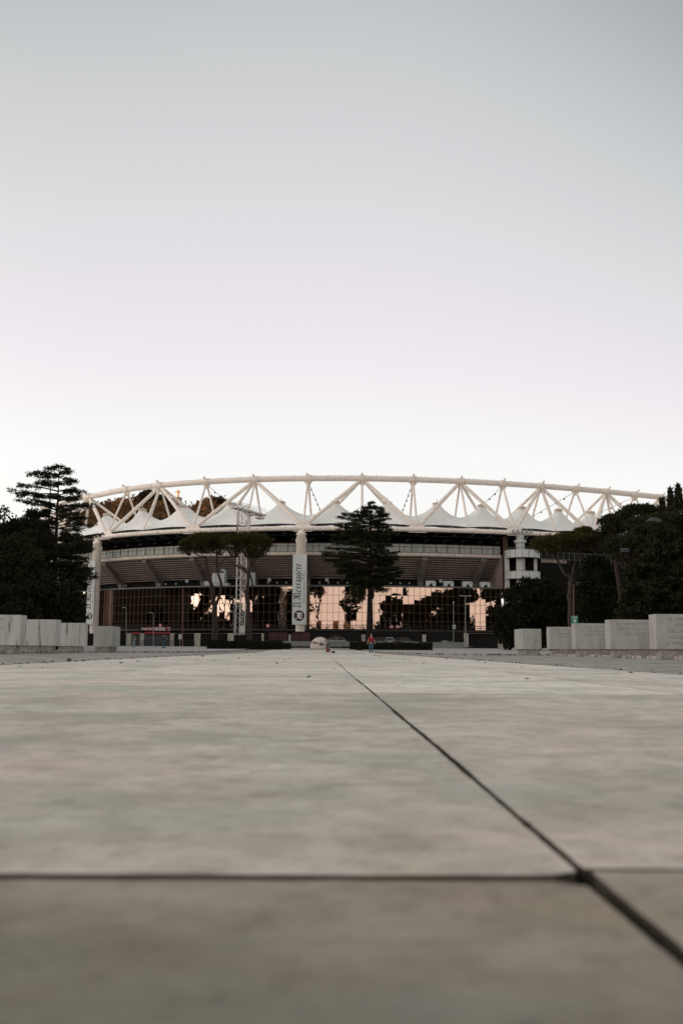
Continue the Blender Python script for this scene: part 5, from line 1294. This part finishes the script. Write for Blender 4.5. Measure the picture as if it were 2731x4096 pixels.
put(c1, 1338, 180, PI, 'silver-white hatchback behind the low wall right of the marble ball')
put(c2, 1515, 180.2, PI, 'dark car behind the hedge just right of the man in red')
c3 = copy_tree(c1); put(c3, 1556, 180.6, PI/2, 'pale car seen from behind between two dark cars')
c4_ = copy_tree(c2); put(c4_, 1618, 180, 0, 'dark car rightmost of the cars parked behind the hedge')
# ------------------------------------------------------------------ hill with forest, statue
hx = [(-200, 2250), (0, 2120), (250, 2075), (350, 2060), (411, 2030), (470, 2030), (523, 2016), (595, 2005), (640, 2012), (690, 2030), (746, 2048), (804, 2030), (850, 2022), (890, 2022), (930, 2045), (1000, 2080), (1080, 2095), (1200, 2160), (1400, 2260), (1600, 2330)]
hY = 900.
R_ = [at(x, y, hY) for x, y in hx]
rows = []
for fr_, dy in ((-.02, -460), (.25, -330), (.55, -200), (.82, -90), (1., 0), (.98, 60), (.6, 300), (.0, 700)):
    rows.append([(p[0]*(1+dy/hY*.55), hY+dy, max(-.5, p[2]*fr_+(8*math.sin(i*1.9+dy) if 0 < fr_ < 1 and p[2] > 40 else 0))) for i, p in enumerate(R_)])
tag(MB().grid(rows).build('hillside', mat('hill_soil', (.07, .055, .035), .95, (.12, .08, .045), .03), smooth=True), kind='structure')
Q = []
RA = np.array(rows)
for k in range(1500):
    i = rng.uniform(1.4, 4.6); j = rng.uniform(2.0, len(hx)-4.1); a, b = int(i), int(j); u, w = i-a, j-b
    p = (RA[a, b]*(1-u)+RA[a+1, b]*u)*(1-w)+(RA[a, b+1]*(1-u)+RA[a+1, b+1]*u)*w
    rr = rng.uniform(2.5, 5.5); v = rng.normal(0, 1, (26, 3)); v /= np.linalg.norm(v, axis=1)[:, None]
    Q.append(leaf_quads(p+np.array([0, 0, rr*.7])+v*rr*rng.uniform(.5, 1, (26, 1)), v+np.array([0, 0, .3]), 2.4, 1.5, .5))
tag(MB().quads(np.concatenate(Q)).build('hill_forest', K['hillfol']), 'autumn-tinted woods covering the hill behind the truss', 'woods', kind='stuff')
for i, (x, yt, w_) in enumerate(((461, 2004, 9), (474, 2001, 8), (523, 1988, 9), (446, 2012, 7))):
    cypress(x, yt, 880, w_, ['dark hill cypress left in the close pair under the truss', 'dark hill cypress right in the close pair under the truss', 'tall lone hill cypress between two truss struts', 'short hill cypress left of the cypress pair'][i], group='cypresses on the hill', n=500, ln=2.2, wd=.8, m=K['hillfol2'])
for x, yt, w_, lab in ((597, 1966, 70, 'tall spreading pine on the hill crest left of the golden statue'), (650, 1988, 60, 'rounded pine on the hill crest beside the thick truss diagonal'), (868, 1997, 90, 'broad pine clump on the hill crest right of the statue')):
    Y = 870; b = at(x, yt, Y); H = b[2]; g = H-26; base = np.array([b[0], Y, g]); rx = w_*Y/F/2
    umbrella(base, [([(0, 0, -6), (.5, 0, 10), (0, 0, 18)], .9, .4)], [(0, 0, 19, rx, rx*.8, 7, 5), (rx*.4, 0, 13, rx*.7, rx*.7, 5, 4), (-rx*.4, 0, 12, rx*.7, rx*.7, 5, 4)], lab, None, K['hillfol2'], per=26, ln=2.2, wd=1.1, name='hill_pine')
sY_ = 880.; s0 = at(712, 2022, sY_); s1 = at(712, 1990, sY_); s2 = at(712, 1957, sY_)
st = empty('statue', s0-np.array([0, 0, 8]), 'gilded statue with open arms on a pink stone tower on the hill', 'statue')
h = s2[2]-s1[2]; c = np.array([s1[0], sY_, s1[2]])
b = MB().lathe([(.14*h, 0), (.15*h, .1*h), (.12*h, .35*h), (.14*h, .55*h), (.15*h, .72*h), (.10*h, .82*h), (.05*h, .85*h)], c, 14); b.ball(c+np.array([0, 0, .92*h]), .075*h, 10, 8)
for s in (-1, 1): b.tube([c+np.array([s*.12*h, 0, .77*h]), c+np.array([s*.26*h, -.05*h, .60*h]), c+np.array([s*.33*h, -.12*h, .68*h])], [.05*h, .045*h, .025*h], 8)
b.build('figure', K['gold'], st, True)
pw_ = (at(726, 2000, sY_)[0]-at(698, 2000, sY_)[0]); zz0 = s0[2]-8
p = MB().box((c[0], sY_, (zz0+s1[2])/2), (pw_, pw_, s1[2]-zz0)); p.box((c[0], sY_, s1[2]-.8), (pw_*1.15, pw_*1.15, .7)); p.box((c[0], sY_, (zz0+s0[2])/2-1), (pw_*1.7, pw_*1.7, s0[2]-zz0))
p.build('pedestal', K['ped'], st)
# ridge added out of view to the left that keeps the low sun off the square
rows = []
for k, (dx, h) in enumerate(((-300, 0), (-120, 70), (0, 96), (120, 70), (260, 0))):
    rows.append([(-640+dx, y, h*(1 if -100 < y < 380 else (.45 if y == -130 else 0))+(4*math.sin(y*.02) if h else -1)) for y in (-190, -130, -90, 0, 100, 250, 370, 470)])
tag(MB().grid(rows).build('sun_blocker_ridge', mat('sun_blocker_scrub', (.016, .016, .010), .95, spec=.02), smooth=True), kind='structure')
# ------------------------------------------------------------------ weeds and leaf litter
def weed(x, y, hpx, wpx, label, grp=None):
    p = atz(x, y, .0); sc = p[1]/F; h, w = hpx*sc, wpx*sc; n = 60
    a = rng.uniform(0, 2*PI, n); r = rng.uniform(0, .5, n)*w; t = rng.uniform(0, 1, n)
    P = p+np.stack([r*np.cos(a), r*np.sin(a)*.5, t*h*.7], 1); D = np.stack([np.cos(a)*.6, np.sin(a)*.6, np.ones(n)*.8], 1)
    mb = MB().quads(leaf_quads(P, D, h*.4, h*.18, .4)); [mb.tube([p, p+np.array([rng.uniform(-.3, .3)*w, 0, h*rng.uniform(.5, .9)])], .004, 4) for k in range(5)]
    thing(mb, 'weed', K['weed'], p, label, 'weed', grp)
weed(277, 2648, 16, 22, 'tallest leafy weed growing at the left edge of the marble way')
weed(303, 2647, 7, 14, 'small low weed just right of the tallest weed')
weed(333, 2645, 8, 24, 'flat wide weed, third along the left marble edge')
weed(184, 2654, 5, 40, 'long flat weed strip left of the tallest weed')
weed(810, 2626, 6, 12, 'tiny upright weed in the paving joint left of the hedge')
weed(1940, 2652, 5, 28, 'low weed tuft at the right edge of the marble way')
weed(1785, 2637, 4, 22, 'tiny weed tuft right of the man in red, nearer the camera')
weed(2108, 2716, 6, 30, 'flat weed on the bright marble at the right')
n = 620; Q = []
for k in range(n):
    sd = rng.random()
    if sd < .42: x = -5.86+rng.normal(0, .12); y = rng.uniform(14, 90)
    elif sd < .8: x = 4.97+rng.normal(0, .15); y = rng.uniform(14, 90)
    elif sd < .9: x = rng.uniform(-5, 5); y = rng.uniform(10, 95)
    else: x = rng.choice([-2.75, 2.72])+rng.normal(0, .04); y = rng.uniform(25, 95)
    s = rng.uniform(.02, .07); a = rng.uniform(0, 6); c, d = math.cos(a)*s, math.sin(a)*s; z = G(x, y)+.008
    Q.append([(x-c, y-d, z), (x+d*.5, y-c*.5, z+rng.uniform(0, .03)), (x+c, y+d, z+rng.uniform(0, .02)), (x-d*.5, y+c*.5, z)])
tag(MB().quads(np.array(Q)).build('leaf_litter', mat('dry_leaves', (.08, .06, .04), .9, (.05, .045, .03), 5)), 'dry leaves strewn along the joints of the marble way', 'leaf litter', kind='stuff')
# pebble-sized debris on the near marble
# ------------------------------------------------------------------ sky and sun
w = bpy.data.worlds.new('World'); scene.world = w; w.use_nodes = True; nt = w.node_tree; N = nt.nodes; L = nt.links
bg = N['Background']; bg.inputs['Strength'].default_value = 1.
sky = N.new('ShaderNodeTexSky'); sky.sky_type = 'NISHITA'; sky.sun_disc = False; SUN_EL = math.radians(3.6)
sky.sun_elevation = SUN_EL; sky.sun_rotation = math.radians(-92)
tcw = N.new('ShaderNodeTexCoord'); sp = N.new('ShaderNodeSeparateXYZ'); L.new(tcw.outputs['Generated'], sp.inputs[0])
def mth(op, a, b=None, clamp=False):
    q = N.new('ShaderNodeMath'); q.operation = op; q.use_clamp = clamp
    for i, k in enumerate((a, b)):
        if k is None: continue
        if isinstance(k, (int, float)): q.inputs[i].default_value = k
        else: L.new(k, q.inputs[i])
    return q.outputs[0]
x2 = mth('MULTIPLY', sp.outputs[0], sp.outputs[0]); rgt = mth('GREATER_THAN', sp.outputs[0], 0.)
kx = mth('ADD', mth('MULTIPLY', rgt, 1.5), 1.0)
u_ = mth('ADD', sp.outputs[2], mth('MINIMUM', mth('MULTIPLY', mth('MULTIPLY', x2, kx), sp.outputs[2]), .3))
rp_ = N.new('ShaderNodeValToRGB'); L.new(u_, rp_.inputs[0]); cr = rp_.color_ramp
stops = [(0., (.88, .87, .86)), (.20, (.905, .895, .895)), (.27, (.85, .795, .83)), (.34, (.785, .735, .775)), (.44, (.68, .668, .68)), (.56, (.545, .553, .557)), (.66, (.40, .412, .418)), (.76, (.275, .288, .293)), (.88, (.34, .34, .335)), (1., (.44, .44, .43))]
while len(cr.elements) < len(stops): cr.elements.new(.5)
for e, (p, c) in zip(cr.elements, stops): e.position = p; e.color = (*c, 1)
rb = N.new('ShaderNodeValToRGB'); L.new(sp.outputs[2], rb.inputs[0]); cb_ = rb.color_ramp
sb_ = [(0., (1.25, 1.03, .91)), (.11, (1.22, 1.05, .96)), (.2, (.86, .78, .74)), (.4, (.50, .48, .47)), (1., (.44, .44, .43))]
while len(cb_.elements) < len(sb_): cb_.elements.new(.5)
for e, (p, c) in zip(cb_.elements, sb_): e.position = p; e.color = (*c, 1)
fb_ = N.new('ShaderNodeMapRange'); fb_.interpolation_type = 'SMOOTHSTEP'; fb_.inputs['From Min'].default_value = .35; fb_.inputs['From Max'].default_value = -.35; L.new(sp.outputs[1], fb_.inputs['Value'])
mx = N.new('ShaderNodeMix'); mx.data_type = 'RGBA'; L.new(fb_.outputs[0], mx.inputs[0]); L.new(rp_.outputs[0], mx.inputs[6]); L.new(rb.outputs[0], mx.inputs[7])
xl = mth('POWER', mth('MAXIMUM', mth('MULTIPLY', sp.outputs[0], -1.), 0.), 4.); zl_ = mth('POWER', mth('SUBTRACT', 1., mth('MAXIMUM', sp.outputs[2], 0.)), 1.3)
glow = N.new('ShaderNodeMix'); glow.data_type = 'RGBA'; glow.blend_type = 'ADD'; L.new(mth('MULTIPLY', xl, zl_), glow.inputs[0]); L.new(mx.outputs[2], glow.inputs[6]); glow.inputs[7].default_value = (5.6, 4.8, 4.3, 1); glow.clamp_factor = True
mx = glow
ns = N.new('ShaderNodeMix'); ns.data_type = 'RGBA'; ns.blend_type = 'ADD'; ns.inputs[0].default_value = .04; L.new(mx.outputs[2], ns.inputs[6]); L.new(sky.outputs[0], ns.inputs[7])
L.new(ns.outputs[2], bg.inputs['Color'])
sl = bpy.data.lights.new('sun', 'SUN'); sl.energy = 3.; sl.angle = math.radians(.5); sl.color = (1., .62, .36)
so_ = bpy.data.objects.new('sun', sl); COL.objects.link(so_)
sd = Vector((-math.cos(SUN_EL)*math.sin(math.radians(92)), math.cos(SUN_EL)*math.cos(math.radians(92)), math.sin(SUN_EL)))
so_.rotation_euler = sd.to_track_quat('Z', 'Y').to_euler(); so_.location = (-100, 0, 100)
vs = scene.view_settings; vs.view_transform = 'Standard'; vs.look = 'None'; vs.exposure = 0.; vs.gamma = 1.
scene.render.filter_size = 1.15
scene.cycles.max_bounces = 6; scene.cycles.use_denoising = True; scene.cycles.denoiser = 'OPENIMAGEDENOISE'; scene.cycles.denoising_input_passes = 'RGB_ALBEDO_NORMAL'; scene.cycles.denoising_prefilter = 'ACCURATE'
